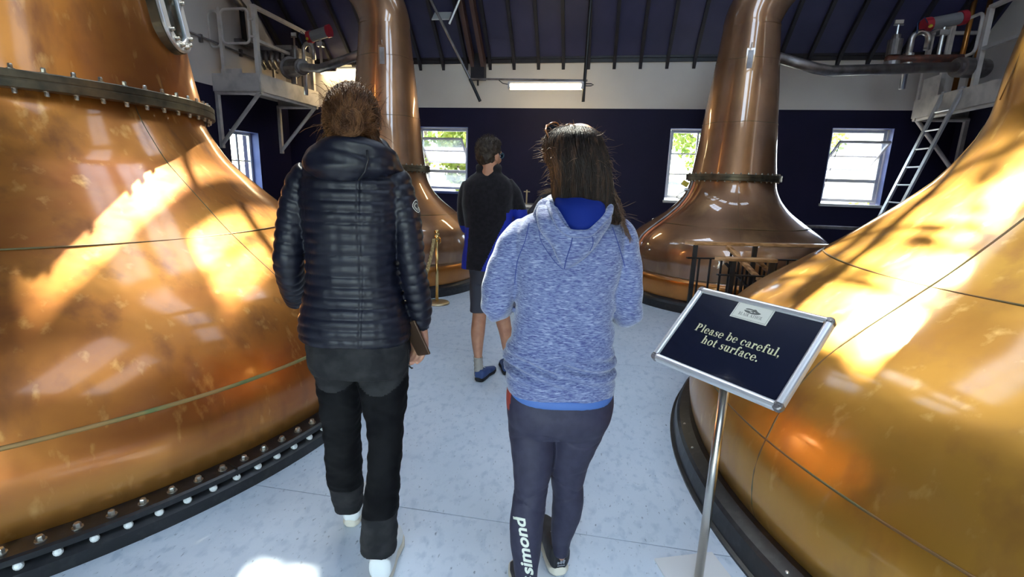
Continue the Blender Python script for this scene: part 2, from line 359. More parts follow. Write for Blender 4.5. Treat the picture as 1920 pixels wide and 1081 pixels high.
b = BM(); box(b, XL, XR, YRIDGE-0.05, YRIDGE+0.05, ZR-0.3, ZR+0.1); obj('ridge_beam', b, rafter_m, ce)
# skylights
def skylight(n, x0, x1, y0, y1, zf, nb):
    s = sthing('window_%d' % n)
    def R(b, xa, xb, ya, yb, za, zb):
        vs = []
        for dz in (za, zb):
            for (x, y) in ((xa,ya),(xb,ya),(xb,yb),(xa,yb)): vs.append(b.verts.new((x,y,zf(y)+dz)))
        for f in ((0,3,2,1),(4,5,6,7),(0,1,5,4),(1,2,6,5),(2,3,7,6),(3,0,4,7)): b.faces.new([vs[k] for k in f])
    b = BM()
    R(b, x0, x0+0.05, y0, y1, -0.02, 0.16); R(b, x1-0.05, x1, y0, y1, -0.02, 0.16); R(b, x0+.05, x1-.05, y0, y0+0.05, -0.02, 0.16); R(b, x0+.05, x1-.05, y1-0.05, y1, -0.02, 0.16)
    obj('window_frame', b, white_paint, s)
    for i in range(1, nb):
        b = BM(); xx = x0+(x1-x0)*i/nb; R(b, xx-0.012, xx+0.012, y0+.05, y1-.05, 0.02, 0.10); obj('glazing_bar', b, rafter_m, s)
    ym = (y0+y1)/2
    b = BM(); R(b, x0+.05, x1-.05, ym-0.012, ym+0.012, 0.02, 0.08); obj('glazing_bar', b, rafter_m, s)
    for i in range(nb):
        b = BM(); R(b, x0+(x1-x0)*i/nb+(0.05 if i==0 else 0.013), x0+(x1-x0)*(i+1)/nb-(0.05 if i==nb-1 else 0.013), y0+.05, y1-.05, 0.105, 0.111); obj('pane', b, glass, s)
n_ = 6
for (a, c_, e_, f_) in SKY_F: skylight(n_, a, c_, e_, f_, roofz, 4 if c_-a > 1 else 2); n_ += 1
for (a, c_, e_, f_) in SKY_N: skylight(n_, a, c_, e_, f_, lambda y: ZE+TAN*(y-YN), 4); n_ += 1
# roof truss on the far slope
tr = sthing('trim_1')
for dx in (-0.10, 0.10):
    b = BM()
    bar(b, (-2.40+dx, 9.52, roofz(9.52)-0.20), (-2.40+dx*0.8, YRIDGE+0.1, roofz(YRIDGE+0.1)-0.24), 0.07, 0.16); obj('principal_rafter', b, truss_m, tr)
b = BM(); box(b, -2.53, -2.27, 9.42, 9.598, 3.35, 3.80); bar(b, (-2.40, 9.47, 3.36), (-2.40, 9.47, 3.24), 0.03); obj('bearing_block', b, rafter_m, tr)
b = BM(); box(b, -3.06, -2.75, 8.69, 8.71, 0, 0.26)
bmesh.ops.translate(b, verts=b.verts, vec=(0,-8.7,-0.13)); bmesh.ops.rotate(b, verts=b.verts, cent=(-2.9,0,0), matrix=Matrix.Rotation(-0.8,3,'X')); bmesh.ops.translate(b, verts=b.verts, vec=(0,8.85,roofz(8.85)-0.14))
obj('roof_vent_panel', b, white_paint, tr)
# window_3 etc. in the back wall
def back_window(n, key, kind):
    x0, x1, z0, z1 = WIN[key]
    s = sthing('window_%d' % n); yf = YF+0.14
    b = BM()
    # reveal lining
    box(b, x0-0.001, x0+0.006, YF-0.003, yf, z0, z1); box(b, x1-0.006, x1+0.001, YF-0.003, yf, z0, z1); box(b, x0, x1, YF-0.003, yf, z1-0.006, z1)
    obj('reveal', b, reveal_b, s)
    b = BM(); box(b, x0-0.02, x1+0.02, YF-0.05, yf+0.05, z0-0.035, z0+0.012); bevel_obj(obj('window_sill', b, reveal_b if key == 'w1' else white_paint, s), 0.006)
    fx0, fx1, fz0, fz1 = x0+0.03, x1-0.03, z0+0.05, z1-0.02
    b = BM(); y0, y1 = yf, yf+0.06
    box(b, fx0, fx0+0.05, y0, y1, fz0, fz1); box(b, fx1-0.05, fx1, y0, y1, fz0, fz1); box(b, fx0+.05, fx1-.05, y0, y1, fz0, fz0+0.05); box(b, fx0+.05, fx1-.05, y0, y1, fz1-0.05, fz1)
    zt = fz0+0.30*(fz1-fz0)
    if kind == 'pivot': box(b, fx0+.05, fx1-.05, y0, y1, zt-0.03, zt+0.03)
    else:
        for q in (0.36, 0.66): box(b, fx0+.05, fx1-.05, y0+.01, y1-.01, fz0+(fz1-fz0)*q-0.012, fz0+(fz1-fz0)*q+0.012)
        xm = (fx0+fx1)/2; box(b, xm-0.015, xm+0.015, y0+.005, y1-.005, fz0+.05, fz1-.05)
    bevel_obj(obj('window_frame', b, white_paint, s), 0.004)
    if kind == 'pivot':
        b = BM(); box(b, fx0+.05, fx1-.05, y0+.025, y0+.031, fz0+.05, zt-.03); obj('pane', b, glass_f, s)
        sz0, sz1 = zt+0.035, fz1-0.055; hh = (sz1-sz0)/2; zc = (sz0+sz1)/2; wx0, wx1 = fx0+.055, fx1-.055
        e = bpy.data.objects.new('sash', None); 
        M = Matrix.Translation(((wx0+wx1)/2, yf+0.03, zc)) @ Matrix.Rotation(math.radians(54), 4, 'X'); hw = (wx1-wx0)/2
        b = BM(); t_ = 0.03
        box(b, -hw, -hw+t_, -0.02, 0.02, -hh, hh, M); box(b, hw-t_, hw, -0.02, 0.02, -hh, hh, M); box(b, -hw+t_, hw-t_, -0.02, 0.02, -hh, -hh+t_, M); box(b, -hw+t_, hw-t_, -0.02, 0.02, hh-t_, hh, M); box(b, -hw+t_, hw-t_, -0.012, 0.012, -0.012, 0.012, M)
        sa = obj('sash', b, lamp_b, s)
        for (a, c_) in ((-hh+t_, -0.012),(0.012, hh-t_)):
            b = BM(); box(b, -hw+t_, hw-t_, -0.003, 0.003, a, c_, M); obj('sash_pane', b, glass_f, sa)
        b = BM(); cyl(b, M @ Vector((-hw+0.01,-0.03,hh*0.9)), (fx0+0.02, yf-0.02, fz0+0.15), 0.006, 6); obj('stay_rod', b, steel_d, sa)
    else:
        b = BM(); box(b, fx0+.05, fx1-.05, y0+.027, y0+.033, fz0+.05, fz1-.05); obj('pane', b, glass, s)
back_window(1, 'w1', 'pivot'); back_window(2, 'w2', 'grid'); back_window(3, 'w3', 'pivot')
# left gable window
s = sthing('window_4'); y0, y1, z0, z1 = LW; xf = XL-0.16
b = BM(); box(b, xf, XL+0.003, y1-0.006, y1+0.001, z0, z1); box(b, xf, XL+0.003, y0-0.001, y0+0.006, z0, z1); box(b, xf, XL+0.003, y0, y1, z1-0.006, z1); obj('reveal', b, reveal_b, s)
b = BM(); box(b, xf-0.05, XL+0.05, y0-.02, y1+.02, z0-.03, z0+.01); obj('window_sill', b, white_paint, s)
b = BM(); a0, a1 = y0+0.01, y1-0.01
box(b, xf-.06, xf, a0, a0+.05, z0+.01, z1-.01); box(b, xf-.06, xf, a1-.05, a1, z0+.01, z1-.01); box(b, xf-.06, xf, a0+.05, a1-.05, z0+.01, z0+.06); box(b, xf-.06, xf, a0+.05, a1-.05, z1-.06, z1-.01)
ym = (a0+a1)/2; box(b, xf-.05, xf-.005, ym-.025, ym+.025, z0+.06, z1-.06)
for q in (0.30, 0.62): box(b, xf-.045, xf-.012, a0+.05, ym-.025, z0+(z1-z0)*q-.012, z0+(z1-z0)*q+.012); box(b, xf-.045, xf-.012, ym+.025, a1-.05, z0+(z1-z0)*q-.012, z0+(z1-z0)*q+.012)
bevel_obj(obj('window_frame', b, white_paint, s), 0.004)
for (ya, yb) in ((a0+.05, ym-.025),(ym+.025, a1-.05)):
    b = BM(); box(b, xf-.032, xf-.026, ya, yb, z0+.06, z1-.06); obj('pane', b, glass, s)

# ================================================================== OUTDOORS
b = BM(); box(b, -40, 40, YF+WT+0.3, 60, -0.3, -0.05); struct(obj('ground_back', b, grass_o))
b = BM(); box(b, -40, 40, -50, YN-WT-0.3, -0.3, -0.05); struct(obj('ground_front', b, grass_o))
b = BM(); box(b, -45, XL-WT-0.3, -50, 60, -0.32, -0.06); struct(obj('ground_left', b, grass_o))
def leaf_cloud(name, c, r, n, size, parent, seed, m=leaf_m):
    rr = np.random.RandomState(seed)
    d = rr.normal(size=(n,3)); d /= np.linalg.norm(d, axis=1)[:,None]
    p = d*np.array(r)*(rr.uniform(0.45,1.0,(n,1))**0.5)
    a = rr.normal(size=(n,3)); a /= np.linalg.norm(a,axis=1)[:,None]; q = np.cross(a, rr.normal(size=(n,3))); q /= np.linalg.norm(q,axis=1)[:,None]
    s_ = size*rr.uniform(0.6,1.3,(n,1))
    v = np.stack([p-a*s_, p+q*s_*.55, p+a*s_, p-q*s_*.55],1).reshape(-1,3)+np.array(c)
    me = bpy.data.meshes.new(name); me.from_pydata(v.tolist(), [], [(4*i,4*i+1,4*i+2,4*i+3) for i in range(n)])
    o = link_mesh(name, me, m, parent); o['kind'] = 'stuff'; return o
def tree(loc, h, r, seed, label, trunk_r=0.14):
    t = thing('tree', label, 'tree', loc)
    b = BM(); tube(b, [(0,0,-0.1),(0.05,0,h*.3),(-0.05,0.1,h*.6),(0.1,0,h*.9)], [trunk_r, trunk_r*.8, trunk_r*.6, trunk_r*.25], 10)
    rr = random.Random(seed)
    for i in range(7):
        a = rr.uniform(0, 2*PI); z = h*rr.uniform(.4,.8); tube(b, [(0,0,z),(math.cos(a)*r*.4, math.sin(a)*r*.4, z+r*.3),(math.cos(a)*r*.8, math.sin(a)*r*.8, z+r*.4)], [trunk_r*.4, trunk_r*.25, .02], 6)
    obj('trunk', b, bark, t, True)
    leaf_cloud('foliage', (0,0,h*.72), (r, r, h*.36), 2600, 0.09, t, seed)
tree((-5.2,14.2,0), 5.0, 1.5, 3, 'leafy tree seen through the window left of the man in black')
tree((-3.3,12.6,0), 3.0, 0.9, 4, 'low leafy tree outside, right side of the left back window')
tree((2.9,15.0,0), 5.2, 1.2, 5, 'tree outside the narrow window beside the right far still')
tree((5.9,16.5,0), 5.6, 1.6, 6, 'tree outside the tilted-sash window on the right')
tree((-5.0,-8.5,0), 7.0, 2.0, 8, 'tree outside behind the photographer, towards the left')
tree((3.5,-9.5,0), 7.5, 2.2, 9, 'tree outside behind the photographer, towards the right')
def tall_tree():
    t = thing('tree', 'tall sparse tree standing right behind the building, above the roof', 'tree', (-1.4, 12.2, 0)); rr = random.Random(33)
    b = BM(); tube(b, [(0,0,-.1),(.1,-.1,4),(0,-.3,8),(.3,-.6,11),(.5,-1.0,14)], [.26,.22,.17,.12,.04], 10)
    for i in range(34):
        a = rr.uniform(0,2*PI); z = rr.uniform(8.5,13); L_ = rr.uniform(1.2,3.2); tube(b, [(0.1,-.3,z),(math.cos(a)*L_*.5,-.4+math.sin(a)*L_*.5,z+L_*.25),(math.cos(a)*L_,-.5+math.sin(a)*L_,z+L_*.3)], [.07,.04,.015], 6)
    obj('trunk', b, bark, t, True)
    leaf_cloud('foliage', (0.9,-1.2,11.6), (2.3, 2.2, 2.2), 900, 0.13, t, 34)
tall_tree()
def shrub(loc, r, seed, label):
    t = thing('shrub', label, 'shrub', loc); b = BM()
    rr = random.Random(seed)
    for i in range(6):
        a = rr.uniform(0,2*PI); tube(b, [(0,0,0),(math.cos(a)*r*.5, math.sin(a)*r*.4, r*.8)], [.03,.01], 6)
    obj('stem', b, bark, t); leaf_cloud('foliage', (0,0,r*.75), (r*1.3, r, r*.75), 1500, 0.06, t, seed)
shrub((6.9,12.6,0), 1.05, 21, 'green shrub below the tilted sash of the right window')
shrub((-5.6,11.3,0), 0.8, 22, 'yellow-green shrub outside the window left of the man in black')
bt = thing('garden_wall', 'pale rendered wall outside beyond the back windows', 'wall', (0, 19.5, 0))
b = BM(); box(b, -14, 16, 0, 0.4, 0, 1.55); obj('render', b, outwall, bt)
b = BM(); box(b, -14.05, 16.05, -0.05, 0.45, 1.55, 1.65); obj('coping', b, slate, bt)
bt = thing('garden_wall', 'low pale wall seen through the left side window', 'wall', (-14, 12, 0))
b = BM(); box(b, -.4, 0, -6, 20, 0, 1.7); obj('render', b, outwall, bt)
b = BM(); box(b, -.45, .05, -6, 20, 1.7, 1.8); obj('coping', b, slate, bt)

# ================================================================== STILLS
NEAR_PROF = [(2.33,0.125),(2.36,0.20),(2.375,0.30),(2.37,0.40),(2.33,0.52),(2.26,0.66),(2.13,0.82),(1.98,0.945),(1.82,1.065),(1.66,1.19),(1.50,1.33),(1.37,1.45),(1.26,1.56),(1.18,1.68),(1.115,1.80),(1.085,1.90)]
NEAR_NECK = [(1.10,1.945),(1.085,2.02),(1.055,2.2),(1.02,2.45),(0.975,2.75),(0.90,3.15),(0.80,3.6),(0.68,4.1),(0.56,4.6)]
BACK_PROF = [(1.30,0.14),(1.325,0.25),(1.325,0.36),(1.29,0.40),(1.30,0.50),(1.305,0.62),(1.28,0.74),(1.22,0.84),(1.12,0.93),(0.99,1.02),(0.85,1.12),(0.72,1.23),(0.62,1.35),(0.555,1.48),(0.53,1.60)]
BACK_NECK = [(0.53,1.65),(0.515,1.75),(0.49,1.95),(0.46,2.25),(0.43,2.55),(0.40,2.85),(0.37,3.1),(0.345,3.35),(0.335,3.45)]
def seam_ring(parent, prof, z, m, w_=0.012, name='seam', a0=0, a1=2*PI):
    r = np.interp(z, [p[1] for p in prof], [p[0] for p in prof]); b = BM()
    tube(b, [( (r-0.001)*math.cos(a), (r-0.001)*math.sin(a), z+0.004*math.sin(a*7)) for a in np.linspace(0, 2*PI, 160, endpoint=False)], w_*0.5, 6, closed=True)
    return obj(name, b, m, parent, True)
def vseam(parent, prof, ang, z0, z1, m, w_=0.007):
    zs = np.linspace(z0, z1, 24); P = [p[0] for p in prof]; Z = [p[1] for p in prof]; b = BM()
    tube(b, [((np.interp(z, Z, P)-0.003)*math.cos(ang+0.01*math.sin(z*5)), (np.interp(z, Z, P)-0.003)*math.sin(ang+0.01*math.sin(z*5)), z) for z in zs], w_*0.6, 6)
    return obj('seam', b, m, parent, True)
def smooth_prof(p, sub=5): return [tuple(q) for q in spline(p, sub)]
def hexbolt(r, h):
    b = BM(); lathe(b, [(0.0001,0),(r*1.5,0),(r*1.5,h*.2),(r,h*.2)], 10)
    lathe(b, [(r,h*.15),(r,h*.8),(r*.8,h),(0.0001,h)], 6); return b
def still(name, label, loc, near, bend, group, low_mat, collar=True):
    t = thing(name, label, 'still', loc, 0, group)
    prof = smooth_prof(NEAR_PROF if near else BACK_PROF); neck = smooth_prof(NEAR_NECK if near else BACK_NECK)
    m = (copper if collar else copper_gold) if near else copper_old
    n = 160 if near else 128
    if not collar: neck = smooth_prof([(1.085,1.90),(1.075,1.96)]+NEAR_NECK[2:])
    # gently hammered body
    b = BM(); rings = lathe(b, prof, n)
    o = obj('pot', b, m, t, True)
    if not near:
        o.data.materials.append(copper_low)
        for p in o.data.polygons:
            if p.center.z < 0.39: p.material_index = 1
    b = BM(); lathe(b, neck, n); o = obj('neck', b, m, t, True)
    if near and not collar: o.data.transform(Matrix.Identity(4))
    # shoulder flange
    rf = 1.172 if near else 0.592; zf = 1.92 if near else 1.625; th = 0.045 if near else 0.042; ri = rf-(0.11 if near else 0.07)
    if not collar:
        pass
    b = BM(); lathe(b, [(ri-.03,zf-th),(rf-0.004,zf-th),(rf,zf-th+.004),(rf,zf-0.005),(rf-.003,zf-0.002),(rf-.003,zf+0.002),(rf,zf+.005),(rf,zf+th-.008),(rf-.005,zf+th-.003),(ri-.03,zf+th)], n)
    fo = obj('flange', b, bronze, t); 
    for p in fo.data.polygons: p.use_smooth = False
    nb = 60 if near else 40; br = 0.011 if near else 0.009
    hb = hexbolt(br, 0.028 if near else 0.02); pb = obj('bolt', hb, bolt_m, fo)
    Ms = []
    if not collar:
        bpy.data.objects.remove(pb); bpy.data.objects.remove(fo); nb = 0
    for k in range(nb):
        a = 2*PI*(k+0.5)/nb; c_ = Matrix.Translation(((rf-0.035)*math.cos(a), (rf-0.035)*math.sin(a), zf+th-0.003)); Ms.append(c_ @ Matrix.Rotation(a*3, 4, 'Z'))
        Ms.append(Matrix.Translation(((rf-0.035)*math.cos(a), (rf-0.035)*math.sin(a), zf-th+0.003)) @ Matrix.Rotation(PI, 4, 'X'))
    if collar: pb.matrix_local = Ms[0]; copies(pb, Ms[1:], fo)
    # swan neck
    b = BM(); z0 = neck[-1][1]; r0 = neck[-1][0]
    if near: path = [(0,z0-.02,r0),(0,z0+.25,r0*.95),(0.1*bend,z0+.55,.50),(0.4*bend,z0+.85,.46),(0.85*bend,z0+.95,.42),(1.5*bend,z0+.85,.36),(2.5*bend,z0+.55,.30)]
    else: path = [(0,z0-.01,r0),(0.0,z0+.10,r0*.985),(0.06*bend,z0+.27,.325),(0.20*bend,z0+.48,.31),(0.44*bend,z0+.70,.30),(0.80*bend,z0+.90,.28),(1.3*bend,z0+1.0,.25),(2.2*bend,z0+.96,.20)]
    sp = spline(path, 6); tube(b, [(p[0], 0, p[1]) for p in sp], [p[2] for p in sp], 48); obj('lyne_arm', b, m, t, True)
    # base ring
    rb = 2.447 if near else 1.37; rc = prof[0][0]
    return t, prof, neck
NL = (-3.862, 2.699, 0); NR = (2.988, 2.606, 0)
L1, pr, nk = still('pot_still', 'large bright copper still filling the left foreground, bolted collar above', NL, True, -1, 'copper pot stills', None)
R1, _, _ = still('pot_still', 'large bright copper still filling the right foreground behind the warning sign', NR, True, 1, 'copper pot stills', None, False)
L2, prb, nkb = still('pot_still', 'browner copper still at the far left, behind the brass rope post', (-2.99,6.66,0), False, -1, 'copper pot stills', None)
R2, _, _ = still('pot_still', 'browner copper still at the far right, behind the wood-topped railing', (1.76,7.06,0), False, 1, 'copper pot stills', None)
for t, z1_, z2_ in ((L1,0.50,1.14),(R1,0.50,1.14)):
    seam_ring(t, pr, z1_, seam_green if t is L1 else seam_brown, 0.020 if t is L1 else 0.010); seam_ring(t, pr, z2_, seam_brown, 0.010)
for a in (-50,-5,40,130,220): vseam(L1, pr, math.radians(a), 0.5, 1.87, seam_brown); vseam(L1, nk, math.radians(a+12), 1.97, 4.5, seam_brown, .005)
for a in (150,196,238,285): vseam(R1, pr, math.radians(a), 0.13, 1.87, seam_brown, .009); vseam(R1, nk, math.radians(a+12), 1.97, 4.5, seam_brown, .005)
for t in (L2, R2):
    for z in (0.41, 1.02): seam_ring(t, prb, z, seam_brown, 0.010)
    for z in (2.30, 3.05): seam_ring(t, nkb, z, seam_brown, 0.007)
    for a in (-95, 10): vseam(t, prb, math.radians(a), .42, 1.6, seam_brown, .005); vseam(t, nkb, math.radians(a+10), 1.7, 3.4, seam_brown, .005)
# base rings
def ring_obj(name, parent, prof, n=160, m=blackp):
    b = BM(); lathe(b, prof, n, closed_prof=True); bmesh.ops.recalc_face_normals(b, faces=b.faces); o = obj(name, b, m, parent); return o
rg = ring_obj('base_flange', L1, [(2.30,0.128),(2.345,0.128),(2.425,0.124),(2.438,0.118),(2.438,0.094),(2.39,0.088),(2.30,0.088)])
kb = ring_obj('base_kerb', L1, [(2.25,0.0),(2.447,0.0),(2.447,0.055),(2.40,0.086),(2.25,0.086)])
pb = obj('bolt', hexbolt(0.013, 0.022), bolt_m, rg)
angs = [math.radians(-118+2.5*k) for k in range(72)]
Ms = [Matrix.Translation((2.388*math.cos(a), 2.388*math.sin(a), 0.125)) @ Matrix.Rotation(a*5,4,'Z') for a in angs]
pb.matrix_local = Ms[0]; copies(pb, Ms[1:], rg)
b = BM(); lathe(b, [(0.016,-.01),(0.016,.004),(.011,.011),(.0001,.013)], 12); pb = obj('bolt', b, bolt_w, kb)
Ms = [Matrix.Translation((2.427*math.cos(a), 2.427*math.sin(a), 0.078)) @ Matrix.Rotation(a,4,'Z') @ Matrix.Rotation(math.radians(62),4,'Y') for a in [x_+math.radians(1.0) for x_ in angs]]
pb.matrix_local = Ms[0]; copies(pb, Ms[1:], kb)
for k in range(9):   # joints between kerb segments
    a = math.radians(-110+22*k); b = BM(); bar(b, (2.34*math.cos(a),2.34*math.sin(a),0.108), (2.436*math.cos(a),2.436*math.sin(a),0.108), 0.006, 0.045); obj('joint_plate', b, blackp, rg)
kb = ring_obj('base_kerb', R1, [(2.25,0.0),(2.462,0.0),(2.462,0.012),(2.445,0.016),(2.43,0.095),(2.415,0.108),(2.36,0.128),(2.25,0.132)])
pb = None; Ms = []
for a in (151,152.6,176,182.5,203,204.5,221,238,239.6,258): 
    a = math.radians(a); Ms.append(Matrix.Translation((2.395*math.cos(a), 2.395*math.sin(a), 0.114)) @ Matrix.Rotation(a,4,'Z') @ Matrix.Rotation(math.radians(18),4,'Y'))
b = BM(); lathe(b, [(0.0075,-.004),(0.0075,.003),(.005,.006),(.0001,.0065)], 10); pb = obj('screw', b, bolt_m, kb); pb.matrix_local = Ms[0]; copies(pb, Ms[1:], kb)
for t in (L2, R2):
    ring_obj('base_kerb', t, [(1.2,0.0),(1.37,0.0),(1.37,0.09),(1.35,0.115),(1.30,0.145),(1.2,0.145)], 96)
# manhole (sight window) on the near left still
def oval(a, b_, n=40):
    """stadium outline half width a, half height b_"""
    out = []
    for k in range(n):
        t = 2*PI*k/n; x = a*math.cos(t); y = a*math.sin(t) + math.copysign(b_-a, math.sin(t)) if abs(math.sin(t)) > 1e-9 else 0
        out.append((x, y))
    return out
mh_a = math.radians(19.0); mh_z = 2.60
tilt = math.atan2(0.98-1.04, 0.35)
MH = Matrix.Translation((1.0*math.cos(mh_a), 1.0*math.sin(mh_a), mh_z)) @ Matrix.Rotation(mh_a, 4, 'Z') @ Matrix.Rotation(-math.radians(9), 4, 'Y')
# local: x out, y around, z up
def oval_ring(bm, a0, b0, a1, b1, x0, x1, M):
    O = oval(a1, b1); I = oval(a0, b0); n = len(O); q = []
    for x, S in ((x0,O),(x1,O),(x1,I),(x0,I)): q.append([bm.verts.new(M @ Vector((x, s_[0], s_[1]))) for s_ in S])
    for i in range(4):
        A, B = q[i], q[(i+1)%4]
        for k in range(n): bm.faces.new((A[k], A[(k+1)%n], B[(k+1)%n], B[k]))
    bmesh.ops.recalc_face_normals(bm, faces=bm.faces)
mh = BM(); oval_ring(mh, 0.10, 0.27, 0.175, 0.345, -0.12, 0.035, MH); mho = obj('manhole_collar', mh, bronze, L1)
b = BM(); oval_ring(b, 0.10, 0.27, 0.168, 0.338, 0.035, 0.06, MH); mf = obj('manhole_frame', b, alu, mho); bevel_obj(mf, 0.006)
b = BM(); vs = [b.verts.new(MH @ Vector((0.045, p[0], p[1]))) for p in oval(0.102, 0.272)]; b.faces.new(vs); obj('sight_glass', b, glass_g, mho)
b = BM(); vs = [b.verts.new(MH @ Vector((0.005, p[0], p[1]))) for p in oval(0.102, 0.272)]; b.faces.new(vs); obj('backing', b, steel_d, mho)
pb = obj('bolt', hexbolt(0.011, 0.026), bolt_m, mho); Ms = []
O = oval(0.135, 0.305, 14)
for p in O: Ms.append(MH @ Matrix.Translation((0.06, p[0], p[1])) @ Matrix.Rotation(PI/2, 4, 'Y'))
pb.matrix_local = Ms[0]; copies(pb, Ms[1:], mho)
# thermometer plates on the far necks, copper pipe and valve on the right far still
def plate_at(t, ang, z, name='gauge'):
    r = np.interp(z, [p[1] for p in BACK_NECK], [p[0] for p in BACK_NECK])
    M = Matrix.Rotation(math.radians(ang),4,'Z') @ Matrix.Translation((r,0,z))
    b = BM(); box(b, -0.02, 0.012, -0.05, 0.05, -0.13, 0.13, M); cyl(b, M@Vector((0.01,0,0.13)), M@Vector((0.01,0,0.19)), .008, 8); g = obj(name, b, copper_old, t); bevel_obj(g, .004)
    b = BM(); box(b, 0.012, 0.02, -0.03, 0.03, -0.10, 0.10, M); obj('gauge_face', b, steel_d, g)
plate_at(L2, -72, 3.02); plate_at(R2, -100, 3.02)
b = BM(); a = math.radians(205)
P = []
for z in np.linspace(0.72, 1.56, 14):
    r = np.interp(z, [p[1] for p in BACK_PROF], [p[0] for p in BACK_PROF]); P.append(((r+.035)*math.cos(a), (r+.035)*math.sin(a), z))
P = [(P[0][0]-.02, P[0][1], 0.05)] + P
tube(b, P, 0.016, 10); obj('steam_pipe', b, mat('bright_copper_pipe', (0.75,0.28,0.14), 0.3, 0.8), R2, True)
b = BM(); tube(b, [(p[0]-.035, p[1]-.03, p[2]+.01) for p in P], 0.013, 8); obj('steam_pipe', b, steel_d, R2, True)
vv = BM(); c0 = Vector((-0.60,-0.12,1.50)); box(vv, -.075,.005,-.03,.03,-.012,.05, Matrix.Translation(c0) @ Matrix.Rotation(.5,4,'Y')); vo = obj('valve_lever', vv, yellow_m, R2)
b = BM(); cyl(b, c0+Vector((-.02,0,-.05)), c0+Vector((.1,0,-.05)), .022, 10); obj('valve_body', b, steel, R2)
b = BM(); tube(b, [c0+Vector(p) for p in ((0,0,-.06),(-.08,-.02,-.10),(-.12,-.03,-.15),(-.08,-.03,-.17),(-.02,-.02,-.13))], .005, 6); obj('drain_wire', b, steel_d, R2)

# ================================================================== GALLERIES, PIPES, VALVES
def platform(side, name, label, Y0, Y1, X0, X1, zb, zt, loops):
    """X0 wall side, X1 aisle side"""
    t = thing(name, label, 'platform', (X0, Y0, 0)); o_ = Vector((X0, Y0, 0)); sg = 1 if X1 > X0 else -1
    def L(p): return Vector(p)-o_
    b = BM(); box(b, *sorted((X0-o_.x, X1-o_.x-sg*.035)), .035, Y1-Y0-.035, zt-.06-zb+zb, zt-.02); obj('deck', b, steel_d, t)
    def fas(p, q, nm='fascia'):
        b = BM(); bar(b, L(p), L(q), .03, zt-zb+.05); obj(nm, b, cream, t)
    zc = (zb+zt)/2+.02
    fas((X0,Y0,zc),(X1,Y0,zc)); fas((X1,Y0,zc),(X1,Y1,zc)); fas((X1,Y1,zc),(X0,Y1,zc))
    b = BM(); 
    for y in (Y0+.04, Y1-.04): cyl(b, L((X0,y,zb-.02)), L((X1,y,zb-.02)), .035, 10)
    cyl(b, L((X1-sg*.05,Y0,zb-.02)), L((X1-sg*.05,Y1,zb-.02)), .03, 10); obj('deck_beam', b, cream, t)
    for y in (Y0+.04, Y1-.04):
        b = BM(); bar(b, L((X0+sg*.03,y,zb)), L((X0+sg*.03,y,zb-.92)), .06); obj('wall_strut', b, cream, t)
        b = BM(); cyl(b, L((X1-sg*.03,y,zb)), L((X0+sg*.03,y,zb-.86)), .033, 10); obj('brace', b, cream, t)
    return t, L
PLa, Lp = platform(-1, 'service_platform', 'cream steel platform high on the left wall, with valves and rails', 7.60, 9.30, XL, -5.62, 2.82, 3.05, None)
def post(b, L, x, y, z0, z1, r=.028): bar(b, L((x,y,z0)), L((x,y,z1)), r*1.9)
zT = 4.10
def part(parent, name, m, fn, smooth=False):
    b = BM(); fn(b); return obj(name, b, m, parent, smooth)
for (x, y, z1) in ((-5.66,7.64,zT),(-5.66,9.22,zT)):
    part(PLa, 'rail_post', cream, lambda b: post(b, Lp, x, y, 2.9, z1, .035))
part(PLa, 'top_rail', cream, lambda b: bar(b, Lp((-5.66,7.6,zT)), Lp((-5.66,9.26,zT)), .075, .05))
part(PLa, 'mid_rail', cream, lambda b: bar(b, Lp((-5.66,7.6,3.60)), Lp((-5.66,9.26,3.60)), .06, .045))
part(PLa, 'rail_post', cream, lambda b: post(b, Lp, -6.28, 7.62, 2.95, zT))
def loop(b, L, x0, x1, z0, z1, y, r=.02, axis='X'):
    rr = .08; pts = []
    for (cx, cz, a0) in ((x1-rr, z1-rr, 0),(x0+rr, z1-rr, 90),(x0+rr, z0+rr, 180),(x1-rr, z0+rr, 270)):
        for k in range(5):
            a = math.radians(a0+90*k/4); u, z = cx+rr*math.cos(a), cz+rr*math.sin(a)
            pts.append(L((u, y, z)) if axis == 'X' else L((y, u, z)))
    tube(b, pts, r, 8, closed=True)
part(PLa, 'safety_gate', cream, lambda b: loop(b, Lp, -6.24, -5.74, 3.55, 4.06, 7.60), True)
part(PLa, 'guard_loop', cream, lambda b: loop(b, Lp, -6.49, -6.30, 3.5, 4.05, 7.62), True)
part(PLa, 'gate_hinge', cream, lambda b: (bar(b, Lp((-5.76,7.6,3.9)), Lp((-5.66,7.6,3.9)), .03), bar(b, Lp((-5.76,7.6,3.65)), Lp((-5.66,7.6,3.65)), .03)))
part(PLa, 'toe_plate', cream, lambda b: (bar(b, Lp((-6.35,7.62,3.09)), Lp((-5.95,7.62,3.09)), .012, .16)))
PRa, Rp = platform(1, 'service_platform', 'cream steel platform high on the right wall, with an aluminium ladder below', 6.6, 9.36, XR, 5.0, 2.70, 2.93, None)
for (x, y, z1) in ((5.02,8.84,3.97),(5.02,8.12,3.97),(5.02,9.32,3.97),(5.02,6.65,3.97)):
    part(PRa, 'rail_post', cream, lambda b: post(b, Rp, x, y, 2.8, z1, .032))
part(PRa, 'safety_gate', cream, lambda b: loop(b, Rp, 8.18, 8.80, 3.42, 3.93, 4.98, .022, 'Y'), True)
part(PRa, 'top_rail', cream, lambda b: (bar(b, Rp((5.02,8.84,3.97)), Rp((5.02,9.34,3.97)), .07, .045), bar(b, Rp((5.02,6.6,3.97)), Rp((5.02,8.12,3.97)), .07, .045), bar(b, Rp((5.02,9.32,3.97)), Rp((5.8,9.32,3.97)), .07, .045)))
